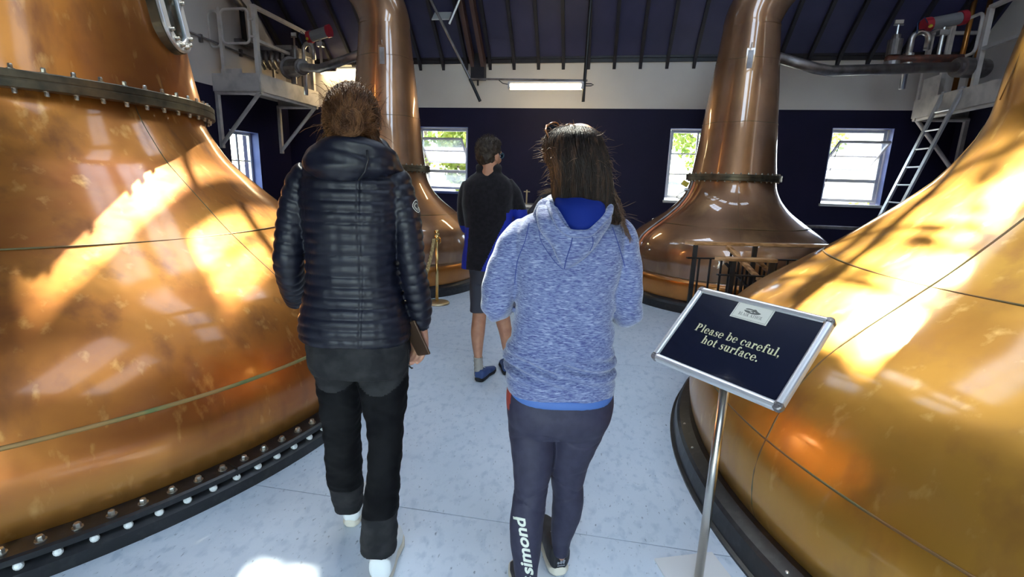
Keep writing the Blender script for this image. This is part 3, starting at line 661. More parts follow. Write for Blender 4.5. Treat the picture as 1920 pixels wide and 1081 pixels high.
part(PRa, 'mid_rail', cream, lambda b: (bar(b, Rp((5.02,8.84,3.45)), Rp((5.02,9.34,3.45)), .05, .04), bar(b, Rp((5.02,6.6,3.45)), Rp((5.02,8.12,3.45)), .05, .04)))
part(PRa, 'end_panel', cream, lambda b: (box(b, *(lambda a,c: (a.x, c.x, a.y, c.y, a.z, c.z))(Rp((5.03,9.30,2.72)), Rp((5.33,9.33,3.42))))))
part(PRa, 'guard_panel', cream, lambda b: (box(b, *(lambda a,c: (a.x, c.x, a.y, c.y, a.z, c.z))(Rp((5.0,8.85,2.93)), Rp((5.02,9.25,3.28))))))
# ladder
ld = thing('ladder', 'silver aluminium ladder leaning on the right-hand platform', 'ladder', (4.15, 8.5, 0))
for y in (-.20, .20):
    b = BM(); bar(b, (0,y,0.0), (0.86,y,3.0), .03, .07, (0,1,0)); obj('stile', b, alu, ld)
    b = BM(); box(b, -.03,.04,y-.02,y+.02,0,.03); obj('foot', b, sole_k, ld)
for k in range(11):
    q = (0.27*(k+1))/3.0; b = BM(); cyl(b, (0.86*q,-.20,3.0*q), (0.86*q,.20,3.0*q), .014, 8); obj('rung', b, alu, ld)
# spirit pipe and condenser vessel groups
def pipe_thing(name, label, cat, segs, loc):
    t = thing(name, label, cat, loc); o_ = Vector(loc); return t, (lambda p: Vector(p)-o_)
cp, Lc_ = pipe_thing('vapour_pipe', 'grey steel pipe bending from the far left still to the platform valves', 'pipe', None, (-5.5, 8.0, 3.1))
b = BM(); tube(b, [Lc_(p) for p in ((-3.30,6.70,3.16),(-4.05,7.0,3.06),(-4.25,7.12,3.05),(-5.05,7.95,3.26))], .062, 16); obj('pipe', b, steel_d, cp, True)
b = BM(); cyl(b, Lc_((-5.05,7.95,3.26)), Lc_((-5.12,8.02,3.27)), .10, 16); obj('coupling', b, steel_d, cp)
b = BM(); cyl(b, Lc_((-5.09,7.99,3.27)), Lc_((-5.50,8.3,3.32)), .13, 20, .15); cyl(b, Lc_((-5.50,8.3,3.32)), Lc_((-5.54,8.33,3.325)), .19, 20); obj('vessel', b, steel_d, cp)
b = BM(); tube(b, [Lc_((-5.46,8.3,3.32)), Lc_((-5.46,8.3,3.06))], .05, 10); obj('vessel_leg', b, steel_d, cp)
def valve_group(loc, sx, label):
    t = thing('valve_assembly', label, 'valve', loc)
    for z in (0,):
        b = BM(); tube(b, [(-.30*sx,0,.30),(.75*sx,.0,.30)], .07, 14); obj('manifold_pipe', b, rust, t, True)
    b = BM(); P = [(0,0,-.2)] + [(0,0,.62)] + [(.12*sx-.12*sx*math.cos(a), 0, .62+.12*math.sin(a)) for a in np.linspace(0.3, PI, 8)] + [(.24*sx,0,.45)]
    tube(b, P, .045, 12); obj('bent_pipe', b, steel, t, True)
    for z in (.22,.37): 
        b = BM(); cyl(b, (0,0,z-.02), (0,0,z+.02), .075, 14); obj('pipe_flange', b, steel, t)
    b = BM(); cyl(b, (-.22*sx,0,.36), (-.22*sx,0,.62), .10, 16); cyl(b, (-.22*sx,0,.62), (-.22*sx,0,.70), .06, 12); obj('valve_body', b, steel_d, t)
    b = BM(); cyl(b, (-.22*sx,0,.20), (-.22*sx,0,.26), .11, 16); obj('pipe_flange', b, steel, t)
    b = BM(); cyl(b, (-.22*sx,0,.70), (-.22*sx,0,.86), .02, 8); cyl(b, (-.29*sx,0,.86), (-.15*sx,0,.86), .012, 8); box(b, -.22*sx-.06, -.22*sx+.06, -.015, .015, .88, .94); obj('valve_handle', b, steel, t)
    a = thing('valve_actuator', '', '', (0,0,0)); bpy.data.objects.remove(a)
    b = BM(); cyl(b, (.20*sx,0,.86), (.62*sx,0,.95), .10, 18); ac = obj('actuator', b, grey_m, t)
    for (p, q) in (((.13*sx,0,.845),(.22*sx,0,.865)),((.60*sx,0,.945),(.68*sx,0,.963))):
        b = BM(); cyl(b, p, q, .115, 18); obj('end_cap', b, red_m, ac)
    b = BM(); cyl(b, (.42*sx,0,.90), (.42*sx,0,.35), .03, 10); box(b, .36*sx-.01, .48*sx+.01, -.05, .05, .68, .76); obj('actuator_stem', b, steel, t)
    b = BM(); tube(b, [(.15*sx,-.08,.84),(.05*sx,-.14,.93),(-.02*sx,-.12,.85),(.03*sx,-.06,.70)], .008, 6); obj('air_hose', b, shoe_b, t)
    b = BM(); bmesh.ops.create_uvsphere(b, u_segments=12, v_segments=8, radius=.03); bmesh.ops.translate(b, verts=b.verts, vec=(.17*sx,-.11,.80)); obj('indicator', b, yellow_m, t)
    return t
vg = valve_group((-5.40, 8.55, 3.10), 1, 'steel valves and red-capped actuator on the left platform'); vg.scale = (.80,.80,.92)
vg2 = valve_group((4.20, 8.25, 3.12), 1, 'steel valves and grey red-capped actuator beside the right platform'); vg2.scale = (.9,.9,.80)
wt_ = thing('cooling_trough', 'grey steel trough of hoses on the left platform', 'trough', (-5.95, 8.75, 3.05))
b = BM(); box(b, -.35,.35,-.25,.45,.62,.70); box(b, -.33,.33,-.23,.43,.45,.62); obj('tray', b, steel_d, wt_)
for i in range(6):
    b = BM(); tube(b, [(-.28+.11*i,-.22,.60),(-.25+.11*i,-.30,.45),(-.22+.11*i,-.22,.30)], .035, 8); obj('hose', b, steel_d if i % 2 else bolt_m, wt_, True)
for x in (-.3,.3): part(wt_, 'leg', steel_d, lambda b: box(b, x-.02,x+.02,.1,.14,0,.46))
cp2, Rc_ = pipe_thing('vapour_pipe', 'grey steel pipe bending from the far right still to the right platform', 'pipe', None, (4.6, 7.9, 3.1))
b = BM(); tube(b, [Rc_(p) for p in ((2.02,7.08,3.16),(2.60,7.10,3.00),(2.78,7.14,2.98),(4.75,8.10,3.22))], .065, 16); obj('pipe', b, steel_d, cp2, True)
b = BM(); cyl(b, Rc_((4.72,8.09,3.215)), Rc_((4.78,8.12,3.22)), .10, 16); obj('coupling', b, steel_d, cp2)
b = BM(); cyl(b, Rc_((4.78,8.12,3.22)), Rc_((5.25,8.4,3.26)), .13, 20); obj('vessel', b, steel_d, cp2)
for i, (x, z0, z1) in enumerate(((5.25,3.0,4.6),(5.45,3.0,4.3))):
    t = tag(part(None, 'copper_riser', copper_low, lambda b: cyl(b, (x,8.9,z0-.09), (x+.02,8.9,z1), .035, 10), True), ('taller' if i == 0 else 'shorter')+' copper riser pipe on the right platform', 'pipe')
# conduits on the left gable
t = thing('conduit', 'thin dark conduit running down the white left gable wall', 'conduit', (XL, 7, 3.5))
b = BM(); tube(b, [(.03,0.0,.12),(.03,1.6,.06),(.03,2.3,-.05)], .018, 8); obj('pipe', b, steel_d, t, True)
for y in (.4,1.3,2.0): part(t, 'clip', steel_d, lambda b: box(b, 0,.05,y-.02,y+.02,.02,.14))
t = thing('duct', 'dark bent duct high on the white left wall', 'duct', (XL+.03, 8.0, 4.2))
b = BM(); tube(b, [(.12,-.8,.55),(.12,.15,.18),(.12,.30,.10)], .07, 12); obj('duct_run', b, steel_d, t, True)
b = BM(); tube(b, [(.08,.30,.12),(.08,.32,-.45)], .045, 10); obj('duct_drop', b, black_iron, t, True)
b = BM(); box(b, 0,.12,.15,.55,-.5,-.42); obj('bracket', b, steel_d, t)

# ================================================================== LIGHT FITTINGS, HANGERS
def striplight(loc, L, label, hang):
    t = thing('strip_light', label, 'lamp', loc)
    b = BM(); box(b, -L/2, L/2, -.055, .055, 0.03, .085); bevel_obj(obj('housing', b, lamp_b, t), .01)
    b = BM(); P = []
    for x in (-L/2+.03, L/2-.03):
        P.append([b.verts.new((x, .065*math.cos(a), .035-.075*math.sin(a)**0.8 if 0 < a < PI else .035)) for a in np.linspace(0, PI, 9)])
    n = 9
    for k in range(n-1): b.faces.new((P[0][k], P[0][k+1], P[1][k+1], P[1][k]))
    b.faces.new(P[0][::-1]); b.faces.new(P[1]); b.faces.new((P[0][0], P[1][0], P[1][-1], P[0][-1]))
    bmesh.ops.recalc_face_normals(b, faces=b.faces); obj('diffuser', b, lamp_e, t)
    for x in (-L/2+.015, L/2-.015): part(t, 'end_cap', lamp_b, lambda b: box(b, x-.02, x+.02, -.06, .06, -.03, .07))
    return t
striplight((-0.97, 8.3, 3.0), 1.22, 'lit strip light hanging from the conduit at the centre of the back wall', None)
s2 = striplight((-5.15, 9.48, 3.50), 1.0, 'lit strip light on the wall beside the left platform', None)
hg = thing('light_hanger', 'dark hanging rods and conduit that carry the central strip light', 'bracket', (-1.3, 8.3, 3.1))
def HP(x, z): return (x+1.3, 0, z-3.1)
part(hg, 'rod', steel_d, lambda b: cyl(b, HP(-2.22,3.10), HP(-3.12,4.70), .022, 10))
part(hg, 'rod', black_iron, lambda b: cyl(b, HP(-2.06,2.78), HP(-2.24,3.13), .026, 10))
part(hg, 'rod', black_iron, lambda b: cyl(b, HP(-.35,2.78), HP(-.32,4.83), .026, 10))
part(hg, 'tie_rod', alu, lambda b: cyl(b, HP(-2.60,3.97), HP(-2.32,4.55), .020, 8))
part(hg, 'conduit', steel_d, lambda b: cyl(b, HP(-2.24,3.13), HP(-.30,3.10), .016, 10))
part(hg, 'cable', black_iron, lambda b: tube(b, [HP(-1.75,3.11),HP(-1.68,3.06),HP(-1.6,3.045),HP(-1.52,3.05)], .007, 6))
part(hg, 'cable_hook', black_iron, lambda b: tube(b, [HP(-.35,3.05),HP(-.24,3.05),HP(-.20,3.035),HP(-.24,3.02),HP(-.35,3.02)], .009, 6))
# handrail behind the right far still, trunking near the fourth visitor
t = thing('grab_rail', 'silver tubular rail behind the right far still', 'rail', (3.25, 8.6, 0))
b = BM(); tube(b, [(0,0,0),(0,0,.80),(.03,0,.88),(.12,0,.92),(1.2,0,.92),(1.28,0,.88),(1.31,0,.80),(1.31,0,0)], .028, 10); obj('rail', b, steel_d, t, True)
for x in (0,1.31): part(t, 'foot', steel_d, lambda b: cyl(b, (x,0,0), (x,0,.02), .06, 12))
t = thing('spirit_safe', 'low grey metal cabinet with a thin upright pipe beyond the man in black', 'cabinet', (-1.25, 8.1, 0))
b = BM(); box(b, -.45,.45,-.25,.25,.0,1.08); bevel_obj(obj('cabinet', b, grey_m, t), .01)
b = BM(); box(b, -.49,.49,-.29,.29,1.08,1.13); bevel_obj(obj('top', b, steel, t), .006)
b = BM(); box(b, -.43,.43,-.262,-.25,.60,1.02); obj('front_panel', b, steel_d, t)
b = BM(); box(b, -.49,.49,-.275,-.25,.78,.82); obj('trim', b, brass_b, t)
b = BM(); cyl(b, (.08,-.1,1.12), (.08,-.1,1.36), .012, 8); cyl(b, (.03,-.1,1.33), (.13,-.1,1.33), .008, 8); obj('upright_pipe', b, brass_b, t)

# ================================================================== RAILINGS (stair well)
def railing(label, A, B, ztop, n, posts, stub=None):
    t = thing('railing', label, 'railing', (A[0], A[1], 0)); A = Vector((*A,0)); B = Vector((*B,0)); D = B-A; d = D.normalized(); o_ = A.copy()
    sd = Vector((-d.y, d.x, 0))
    # moulded handrail with a mitred nose
    b = BM(); bar(b, -d*.02+Vector((0,0,ztop-.018)), D+d*.02+Vector((0,0,ztop-.018)), .085, .036); r_ = obj('handrail', b, wood, t); bevel_obj(r_, .01, 3)
    b = BM(); vs = []
    for z in (ztop-.034, ztop-.002):
        for p in (-d*.02+sd*.042, -d*.10, -d*.02-sd*.042): vs.append(b.verts.new(p+Vector((0,0,z))))
    b.faces.new(vs[:3][::-1]); b.faces.new(vs[3:])
    for i in range(3): b.faces.new((vs[i], vs[(i+1)%3], vs[3+(i+1)%3], vs[3+i]))
    bmesh.ops.recalc_face_normals(b, faces=b.faces); obj('handrail_nose', b, wood, t)
    part(t, 'flat_bar', black_iron, lambda b: bar(b, -d*.06+Vector((0,0,ztop-.17)), D+Vector((0,0,ztop-.17)), .04, .012))
    part(t, 'flat_bar', black_iron, lambda b: bar(b, Vector((0,0,.09)), D+Vector((0,0,.09)), .04, .012))
    for q in posts: 
        part(t, 'post', black_iron, lambda b: bar(b, D*q+Vector((0,0,0)), D*q+Vector((0,0,ztop-.034)), .04))
        part(t, 'post_foot', black_iron, lambda b: box(b, D.x*q-.05, D.x*q+.05, D.y*q-.05, D.y*q+.05, 0, .012))
    for k in range(n):
        q = (k+.6)/n; part(t, 'baluster', black_iron, lambda b: bar(b, D*q+Vector((0,0,.09)), D*q+Vector((0,0,ztop-.17)), .018))
    return t
ra = railing('far wood-topped black railing, the longer handrail of the pair', (0.98,5.05), (2.45,5.40), .965, 13, (0.01,.42,.99))
rb_ = railing('near wood-topped black railing just above the warning sign', (1.19,4.645), (1.62,4.70), .88, 4, (.17,.97))
def stair_rail(label, P, Q, ztop):
    t = thing('stair_rail', label, 'railing', (P[0], P[1], 0)); o_ = Vector((P[0],P[1],0)); P = Vector(P)-o_; Q = Vector(Q)-o_
    b = BM(); bar(b, P, Q, .055, .035); bevel_obj(obj('handrail', b, wood, t), .008)
    dz = Vector((0,0,-.17)); part(t, 'flat_bar', black_iron, lambda b: bar(b, P+dz, Q+dz, .035, .012))
    for k in range(5):
        c_ = P.lerp(Q, (k+.5)/5); part(t, 'baluster', black_iron, lambda b: bar(b, (c_.x,c_.y,0), (c_.x,c_.y,c_.z-.02), .018))
stair_rail('sloping wooden stair rail dropping from the far railing', (1.30,5.06,.93), (1.60,4.66,.60), .9)
stair_rail('sloping wooden stair rail dropping behind the near railing', (1.50,4.78,.84), (1.95,4.98,.50), .9)

# ================================================================== BRASS ROPE BARRIERS
def barrier(loc, label):
    t = thing('rope_post', label, 'barrier post', loc)
    b = BM(); lathe(b, [(.0001,.0),(.155,0),(.155,.012),(.14,.022),(.03,.03),(.0001,.03)], 32); obj('base', b, brass_b, t, True)
    b = BM(); cyl(b, (0,0,.02), (0,0,.80), .019, 16); obj('pole', b, brass, t, True)
    b = BM(); lathe(b, [(.019,.78),(.032,.79),(.032,.83),(.026,.835),(.026,.845),(.032,.85),(.033,.885),(.025,.90),(.0001,.90)], 20); obj('finial', b, brass, t, True)
    b = BM(); tube(b, [(.03,-.0,.82),(.05,-.01,.80),(.05,-.01,.76),(.035,-.01,.74)], .007, 6); obj('hook', b, brass, t)
    return t
barrier((-1.87,5.49,0), 'brass rope post beside the black-jacketed woman, in front of the far left still')
barrier((-1.80,4.30,0), 'brass rope post hidden behind the woman in the black puffer jacket')
def rope(p, q, sag, label):
    p = Vector(p); q = Vector(q); N = 120; b = BM(); cl = []
    for i in range(N+1):
        s_ = i/N; c_ = p.lerp(q, s_); c_.z -= sag*4*s_*(1-s_); cl.append(c_)
    for st in range(3):
        pts = []
        for i, c_ in enumerate(cl):
            a = i*0.55+st*2*PI/3; t_ = (cl[min(i+1,N)]-cl[max(i-1,0)]).normalized(); sd = t_.cross(Vector((0,0,1))).normalized(); up = sd.cross(t_)
            pts.append(c_+(sd*math.cos(a)+up*math.sin(a))*.011)
        tube(b, pts, .0115, 7)
    tag(obj('rope', b, rope_m, None, True), label, 'rope')
rope((-1.895,5.46,.79), (-1.805,4.335,.79), .40, 'twisted gold rope hanging from the brass post')

# ================================================================== WARNING SIGN
SG = thing('warning_sign', 'silver-framed black sign on a steel post reading Please be careful, hot surface.', 'sign', (0.487,1.700,0))
so = Vector((0.487,1.700,0))
SW = 0.48; SH = SW/1.38
sy, st_ = -0.807, 0.774
sc_ = Vector((0.483,1.648,1.0005))
Xa = Vector((math.cos(sy), math.sin(sy), 0)); Ba = Vector((-math.sin(sy)*math.cos(st_), math.cos(sy)*math.cos(st_), math.sin(st_)))
ro = -0.013; Xb = Xa*math.cos(ro)+Ba*math.sin(ro); Bb = -Xa*math.sin(ro)+Ba*math.cos(ro); Nn = Xb.cross(Bb)
MS = Matrix.Translation(sc_-so) @ Matrix((Xb, Bb, Nn)).transposed().to_4x4()
part(SG, 'base_plate', white_paint, lambda b: box(b, -.13,.13,-.115,.115,0,.008, Matrix.Translation((0,0,0)) @ Matrix.Rotation(.35,4,'Z')))
part(SG, 'post', steel_r, lambda b: tube(b, [(0,0,.005),(0,0,.90)], .0165, 20), True)
b = BM(); tube(b, [(0,0,.88),(0,0,.94),tuple((MS @ Vector((0,-.02,-.03))))], .014, 12); obj('bracket', b, steel_r, SG, True)
part(SG, 'back_plate', grey_m, lambda b: box(b, -SW/2+.01, SW/2-.01, -SH/2+.01, SH/2-.01, -.016, -.006, MS))
FW = .026
part(SG, 'poster', sign_k, lambda b: box(b, -SW/2+FW-.004, SW/2-FW+.004, -SH/2+FW-.004, SH/2-FW+.004, -.006, 0.0, MS))
for (p, q) in (((-SW/2+.022,SH/2-FW/2),(SW/2-.022,SH/2-FW/2)),((-SW/2+.022,-SH/2+FW/2),(SW/2-.022,-SH/2+FW/2)),((-SW/2+FW/2,-SH/2+.022),(-SW/2+FW/2,SH/2-.022)),((SW/2-FW/2,-SH/2+.022),(SW/2-FW/2,SH/2-.022))):
    b = BM(); p = Vector((*p,-.004)); q = Vector((*q,-.004)); d = (q-p).normalized(); sd = Vector((-d.y,d.x,0)); R_ = []
    for e in (p, q):
        R_.append([b.verts.new(MS @ (e+sd*(FW/2)*math.cos(a)+Vector((0,0,.014*math.sin(a))))) for a in np.linspace(0, PI, 9)]+[b.verts.new(MS @ (e-sd*(FW/2)+Vector((0,0,-.012)))), b.verts.new(MS @ (e+sd*(FW/2)+Vector((0,0,-.012))))])
    n = len(R_[0])
    for k in range(n): b.faces.new((R_[0][k], R_[0][(k+1)%n], R_[1][(k+1)%n], R_[1][k]))
    b.faces.new(R_[0][::-1]); b.faces.new(R_[1]); bmesh.ops.recalc_face_normals(b, faces=b.faces)
    obj('frame_bar', b, alu, SG, False)
for (sx, sy_) in ((-1,1),(1,1),(1,-1),(-1,-1)):
    b = BM(); Mc = MS @ Matrix.Translation((sx*(SW/2-.015), sy_*(SH/2-.015), -.003)); lathe(b, [(.0001,-.012),(.0165,-.012),(.0165,.006),(.013,.010),(.0001,.0105)], 16); bmesh.ops.transform(b, matrix=Mc, verts=b.verts); cc = obj('corner_cap', b, steel_d, SG)
    for dx in (-.006,.006): 
        b = BM(); cyl(b, Mc @ Vector((dx,0,.009)), Mc @ Vector((dx,0,.013)), .0028, 8); obj('screw', b, steel, cc)
# --- printed lettering, drawn as bold serif glyph outlines
def stroke(pts, ws):
    out = []; n = len(pts); Lf, Rt = [], []
    for i in range(n):
        p = np.array(pts[i]); t = np.array(pts[min(i+1,n-1)])-np.array(pts[max(i-1,0)]); t = t/ (np.linalg.norm(t)+1e-9); nn = np.array((-t[1],t[0]))
        Lf.append(p+nn*ws[i]/2); Rt.append(p-nn*ws[i]/2)
    return [(tuple(Lf[i]), tuple(Lf[i+1]), tuple(Rt[i+1]), tuple(Rt[i])) for i in range(n-1)]
def rectp(x0, y0, x1, y1): return [((x0,y0),(x1,y0),(x1,y1),(x0,y1))]
def arcp(cx, cy, rx, ry, a0, a1, ts=.125, tt=.04, n=20):
    q = []
    for k in range(n):
        A = [math.radians(a0+(a1-a0)*(k+e)/n) for e in (0,1)]
        q.append(((cx+rx*math.cos(A[0]), cy+ry*math.sin(A[0])),(cx+rx*math.cos(A[1]), cy+ry*math.sin(A[1])),(cx+(rx-ts)*math.cos(A[1]), cy+(ry-tt)*math.sin(A[1])),(cx+(rx-ts)*math.cos(A[0]), cy+(ry-tt)*math.sin(A[0]))))
    return q
def disc(cx, cy, r, n=12): return [tuple((cx+r*math.cos(2*PI*k/n), cy+r*math.sin(2*PI*k/n)) for k in range(n))]
S = .035   # serif thickness
def glyph(c):
    if c == 'o': return arcp(.26,.24,.24,.255,0,360), .54
    if c == 'e': return arcp(.25,.24,.23,.255,0,325)+rectp(.12,.235,.46,.275), .51
    if c == 'c': return arcp(.25,.24,.23,.255,45,322)+disc(.395,.37,.065), .49
    if c == 'l': return rectp(.09,0,.22,.74)+rectp(.02,0,.29,S)+rectp(.02,.74-S,.15,.74), .31
    if c == 'h': return rectp(.09,0,.22,.74)+rectp(.02,0,.29,S)+rectp(.02,.74-S,.15,.74)+arcp(.315,.30,.175,.195,0,165,.13,.05)+rectp(.36,0,.49,.31)+rectp(.31,0,.56,S), .58
    if c == 'b': return rectp(.08,0,.21,.74)+rectp(.01,.74-S,.14,.74)+arcp(.31,.24,.22,.255,-150,150), .56
    if c == 'u': return rectp(.08,.16,.21,.48)+rectp(.01,.48-S,.14,.48)+arcp(.265,.18,.185,.19,180,350,.13,.05)+rectp(.35,0,.48,.48)+rectp(.28,.48-S,.41,.48)+rectp(.42,0,.55,S), .57
    if c == 'r': return rectp(.08,0,.21,.48)+rectp(.01,0,.29,S)+rectp(.01,.48-S,.14,.48)+arcp(.32,.34,.13,.15,60,180,.08,.045)+disc(.365,.40,.068), .44
    if c == 'a': return arcp(.215,.33,.17,.165,0,150,.12,.045)+disc(.115,.365,.06)+rectp(.265,.07,.385,.34)+arcp(.20,.135,.175,.145,0,360,.11,.035)+stroke([(.325,.08),(.37,.03),(.44,.02),(.475,.05)],[.12,.07,.045,.03]), .49
    if c == 's': return stroke([(.34,.40),(.26,.46),(.17,.45),(.115,.38),(.14,.31),(.23,.255),(.31,.20),(.335,.12),(.28,.035),(.18,.01),(.09,.05),(.07,.10)],[.03,.04,.06,.095,.12,.135,.13,.10,.06,.04,.04,.03])+rectp(.335,.33,.365,.48)+rectp(.045,0,.075,.15), .41
    if c == 'f': return rectp(.09,0,.22,.60)+rectp(.02,0,.31,S)+rectp(.01,.48-S,.33,.48)+arcp(.25,.58,.16,.17,60,180,.13,.045)+disc(.335,.67,.062), .36
    if c == 't': return rectp(.08,.12,.21,.60)+rectp(.01,.48-S,.32,.48)+arcp(.22,.12,.14,.13,180,330,.13,.045)+[((.08,.60),(.21,.60),(.21,.66))], .36
    if c == 'P': return rectp(.09,0,.24,.72)+rectp(.01,0,.33,S)+rectp(.01,.72-S,.15,.72)+arcp(.28,.52,.28,.20,-90,90,.15,.04)+rectp(.22,.68,.30,.72)+rectp(.22,.32,.30,.36), .62
    if c == '.': return disc(.10,.07,.075), .22
    if c == ',': return disc(.10,.07,.075)+stroke([(.165,.07),(.15,-.04),(.07,-.13)],[.02,.045,.02]), .24
    if c == 'B': return rectp(.08,0,.20,.7)+rectp(.0,0,.14,S)+rectp(0,.7-S,.14,.7)+arcp(.24,.53,.2,.17,-90,90,.11,.035)+arcp(.24,.18,.24,.18,-90,90,.12,.035), .56
    if c == 'L': return rectp(.08,0,.20,.7)+rectp(0,0,.44,S)+rectp(0,.7-S,.28,.7)+rectp(.40,0,.44,.18), .50
    if c == 'A': return stroke([(.05,0),(.28,.7)],[.035,.035])+stroke([(.27,.7),(.52,0)],[.12,.12])+rectp(.14,.2,.42,.235)+rectp(0,0,.15,S)+rectp(.4,0,.62,S), .64
    if c == 'I': return rectp(.08,0,.20,.7)+rectp(0,0,.28,S)+rectp(0,.7-S,.28,.7), .33
    if c == 'R': return rectp(.08,0,.20,.7)+rectp(.0,0,.28,S)+rectp(0,.7-S,.14,.7)+arcp(.24,.52,.22,.18,-90,90,.12,.035)+stroke([(.28,.34),(.50,0)],[.11,.12]), .60
    if c == 'T': return rectp(.21,0,.33,.7)+rectp(.13,0,.41,S)+rectp(.01,.7-S,.53,.7)+rectp(.01,.52,.04,.7)+rectp(.5,.52,.53,.7), .56
    if c == 'H': return rectp(.08,0,.20,.7)+rectp(.46,0,.58,.7)+rectp(.2,.33,.46,.37)+rectp(0,0,.28,S)+rectp(.38,0,.66,S)+rectp(0,.7-S,.28,.7)+rectp(.38,.7-S,.66,.7), .70
    if c == 'O': return arcp(.32,.35,.30,.365,0,360,.12,.035), .66
    return [], .26
def lettering(text, x0, x1, y, size_mul, M, z, m, parent, name='lettering', caps=None):
    polys = []; cx = 0
    for ch in text:
        g, wd = glyph(ch); sc = (caps or (lambda c: 1.0))(ch)
        for p in g: polys.append([((cx+q[0]*sc), q[1]*sc) for q in p])
        cx += wd*sc+.02
    k = (x1-x0)/cx; ky = k*size_mul
    b = BM()
    for i, p in enumerate(polys):
        vs = [b.verts.new(M @ Vector((x0+q[0]*k, y+q[1]*ky, z))) for q in p]
        try: b.faces.new(vs)
        except ValueError: pass
    return obj(name, b, m, parent)
IW = SW-2*FW; IH = SH-2*FW
def pu(u): return -IW/2+u*IW
def pv(v): return IH/2-v*IH
lettering('Please be careful,', pu(.145), pu(.865), pv(.536), 1.18, MS, .0009, sign_t, SG)
lettering('hot surface.', pu(.262), pu(.748), pv(.672), 1.18, MS, .0009, sign_t, SG)
pq = part(SG, 'plaque', plaque, lambda b: box(b, pu(.346), pu(.650), pv(.215), pv(-.03), .0001, .0012, MS))
b = BM(); 
for (x0_,x1_,y0_,y1_) in ((pu(.356),pu(.640),pv(.203),pv(.199)),(pu(.356),pu(.3585),pv(.203),pv(0)),(pu(.6375),pu(.640),pv(.203),pv(0))):
    vs = [b.verts.new(MS @ Vector(p)) for p in ((x0_,y0_,.0014),(x1_,y0_,.0014),(x1_,y1_,.0014),(x0_,y1_,.0014))]; b.faces.new(vs)
obj('plaque_border', b, ink, pq)
lettering('BLAIR ATHOL', pu(.400), pu(.598), pv(.163), 1.3, MS, .0014, ink, pq, caps=lambda c: 1.15 if False else 1.0)
# curled otter emblem
b = BM(); ex, ey = pu(.497), pv(.085); rx_, ry_ = IW*.070, IH*.042
for pl in ([((x*rx_+ex),(y*ry_+ey)) for x, y in [(math.cos(a)*1.0, math.sin(a)*.75) for a in np.linspace(PI*.98, 2*PI*1.0, 14)]]+[(ex+rx_*.55, ey+ry_*.35),(ex+rx_*.25, ey+ry_*.9),(ex+rx_*.02, ey+ry_*.85),(ex-rx_*.12, ey+ry_*.3),(ex-rx_*.5, ey+ry_*.1)],
           [(ex+x*rx_*.55-rx_*.38, ey+y*ry_*.42+ry_*.42) for x, y in [(math.cos(a), math.sin(a)) for a in np.linspace(0.2, PI*1.1, 9)]]):
    vs = [b.verts.new(MS @ Vector((p[0], p[1], .0014))) for p in pl]
    try: b.faces.new(vs)
    except ValueError: pass
obj('otter_emblem', b, ink, pq)
b = BM()
for (u, v, rr_) in ((.470,.078,.010),(.488,.092,.012),(.515,.088,.009)):
    vs = [b.verts.new(MS @ Vector((pu(u)+IW*rr_*math.cos(a), pv(v)+IW*rr_*.35*math.sin(a), .0016))) for a in np.linspace(0, 2*PI, 12, endpoint=False)]; b.faces.new(vs)
obj('emblem_highlight', b, plaque, pq)

# ================================================================== PEOPLE
def ring_tube(R, seg=28):
    """R: list of (c, s, u, pw) with half-vectors s,u -> closed mesh"""
    vs = []; fs = []
    for (c, s_, u, pw) in R:
        for k in range(seg):
            a = 2*PI*k/seg; ca, sa = math.cos(a), math.sin(a); e = 2.0/pw
            vs.append(c + s_*(math.copysign(abs(ca)**e, ca)) + u*(math.copysign(abs(sa)**e, sa)))
    n = len(R)
    for i in range(n-1):
        for k in range(seg): fs.append((i*seg+k, i*seg+(k+1)%seg, (i+1)*seg+(k+1)%seg, (i+1)*seg+k))
    vs.append(R[0][0]); vs.append(R[-1][0]); a, b_ = len(vs)-2, len(vs)-1
    for k in range(seg): fs.append((a, (k+1)%seg, k)); fs.append((b_, (n-1)*seg+k, (n-1)*seg+(k+1)%seg))
    return vs, fs
def ellipsoid(c, r, M=None, seg=20):
    vs = []; fs = []; rows = seg//2
    c = np.array(c, float)
    for i in range(1, rows):
        t = PI*i/rows
        for k in range(seg): 
            a = 2*PI*k/seg; v = np.array((math.sin(t)*math.cos(a)*r[0], math.sin(t)*math.sin(a)*r[1], math.cos(t)*r[2]))
            if M is not None: v = M @ v
            vs.append(c+v)
    t = np.array((0,0,r[2])); t = M @ t if M is not None else t
    vs.append(c+t); vs.append(c-t); T, B_ = len(vs)-2, len(vs)-1
    for i in range(rows-2):
        for k in range(seg): fs.append((i*seg+k, (i+1)*seg+k, (i+1)*seg+(k+1)%seg, i*seg+(k+1)%seg))
    for k in range(seg): fs.append((T, k, (k+1)%seg)); fs.append((B_, (rows-2)*seg+(k+1)%seg, (rows-2)*seg+k))
    return vs, fs
def rotz(a): c, s_ = math.cos(a), math.sin(a); return np.array(((c,-s_,0),(s_,c,0),(0,0,1)))
def rotx(a): c, s_ = math.cos(a), math.sin(a); return np.array(((1,0,0),(0,c,-s_),(0,s_,c)))
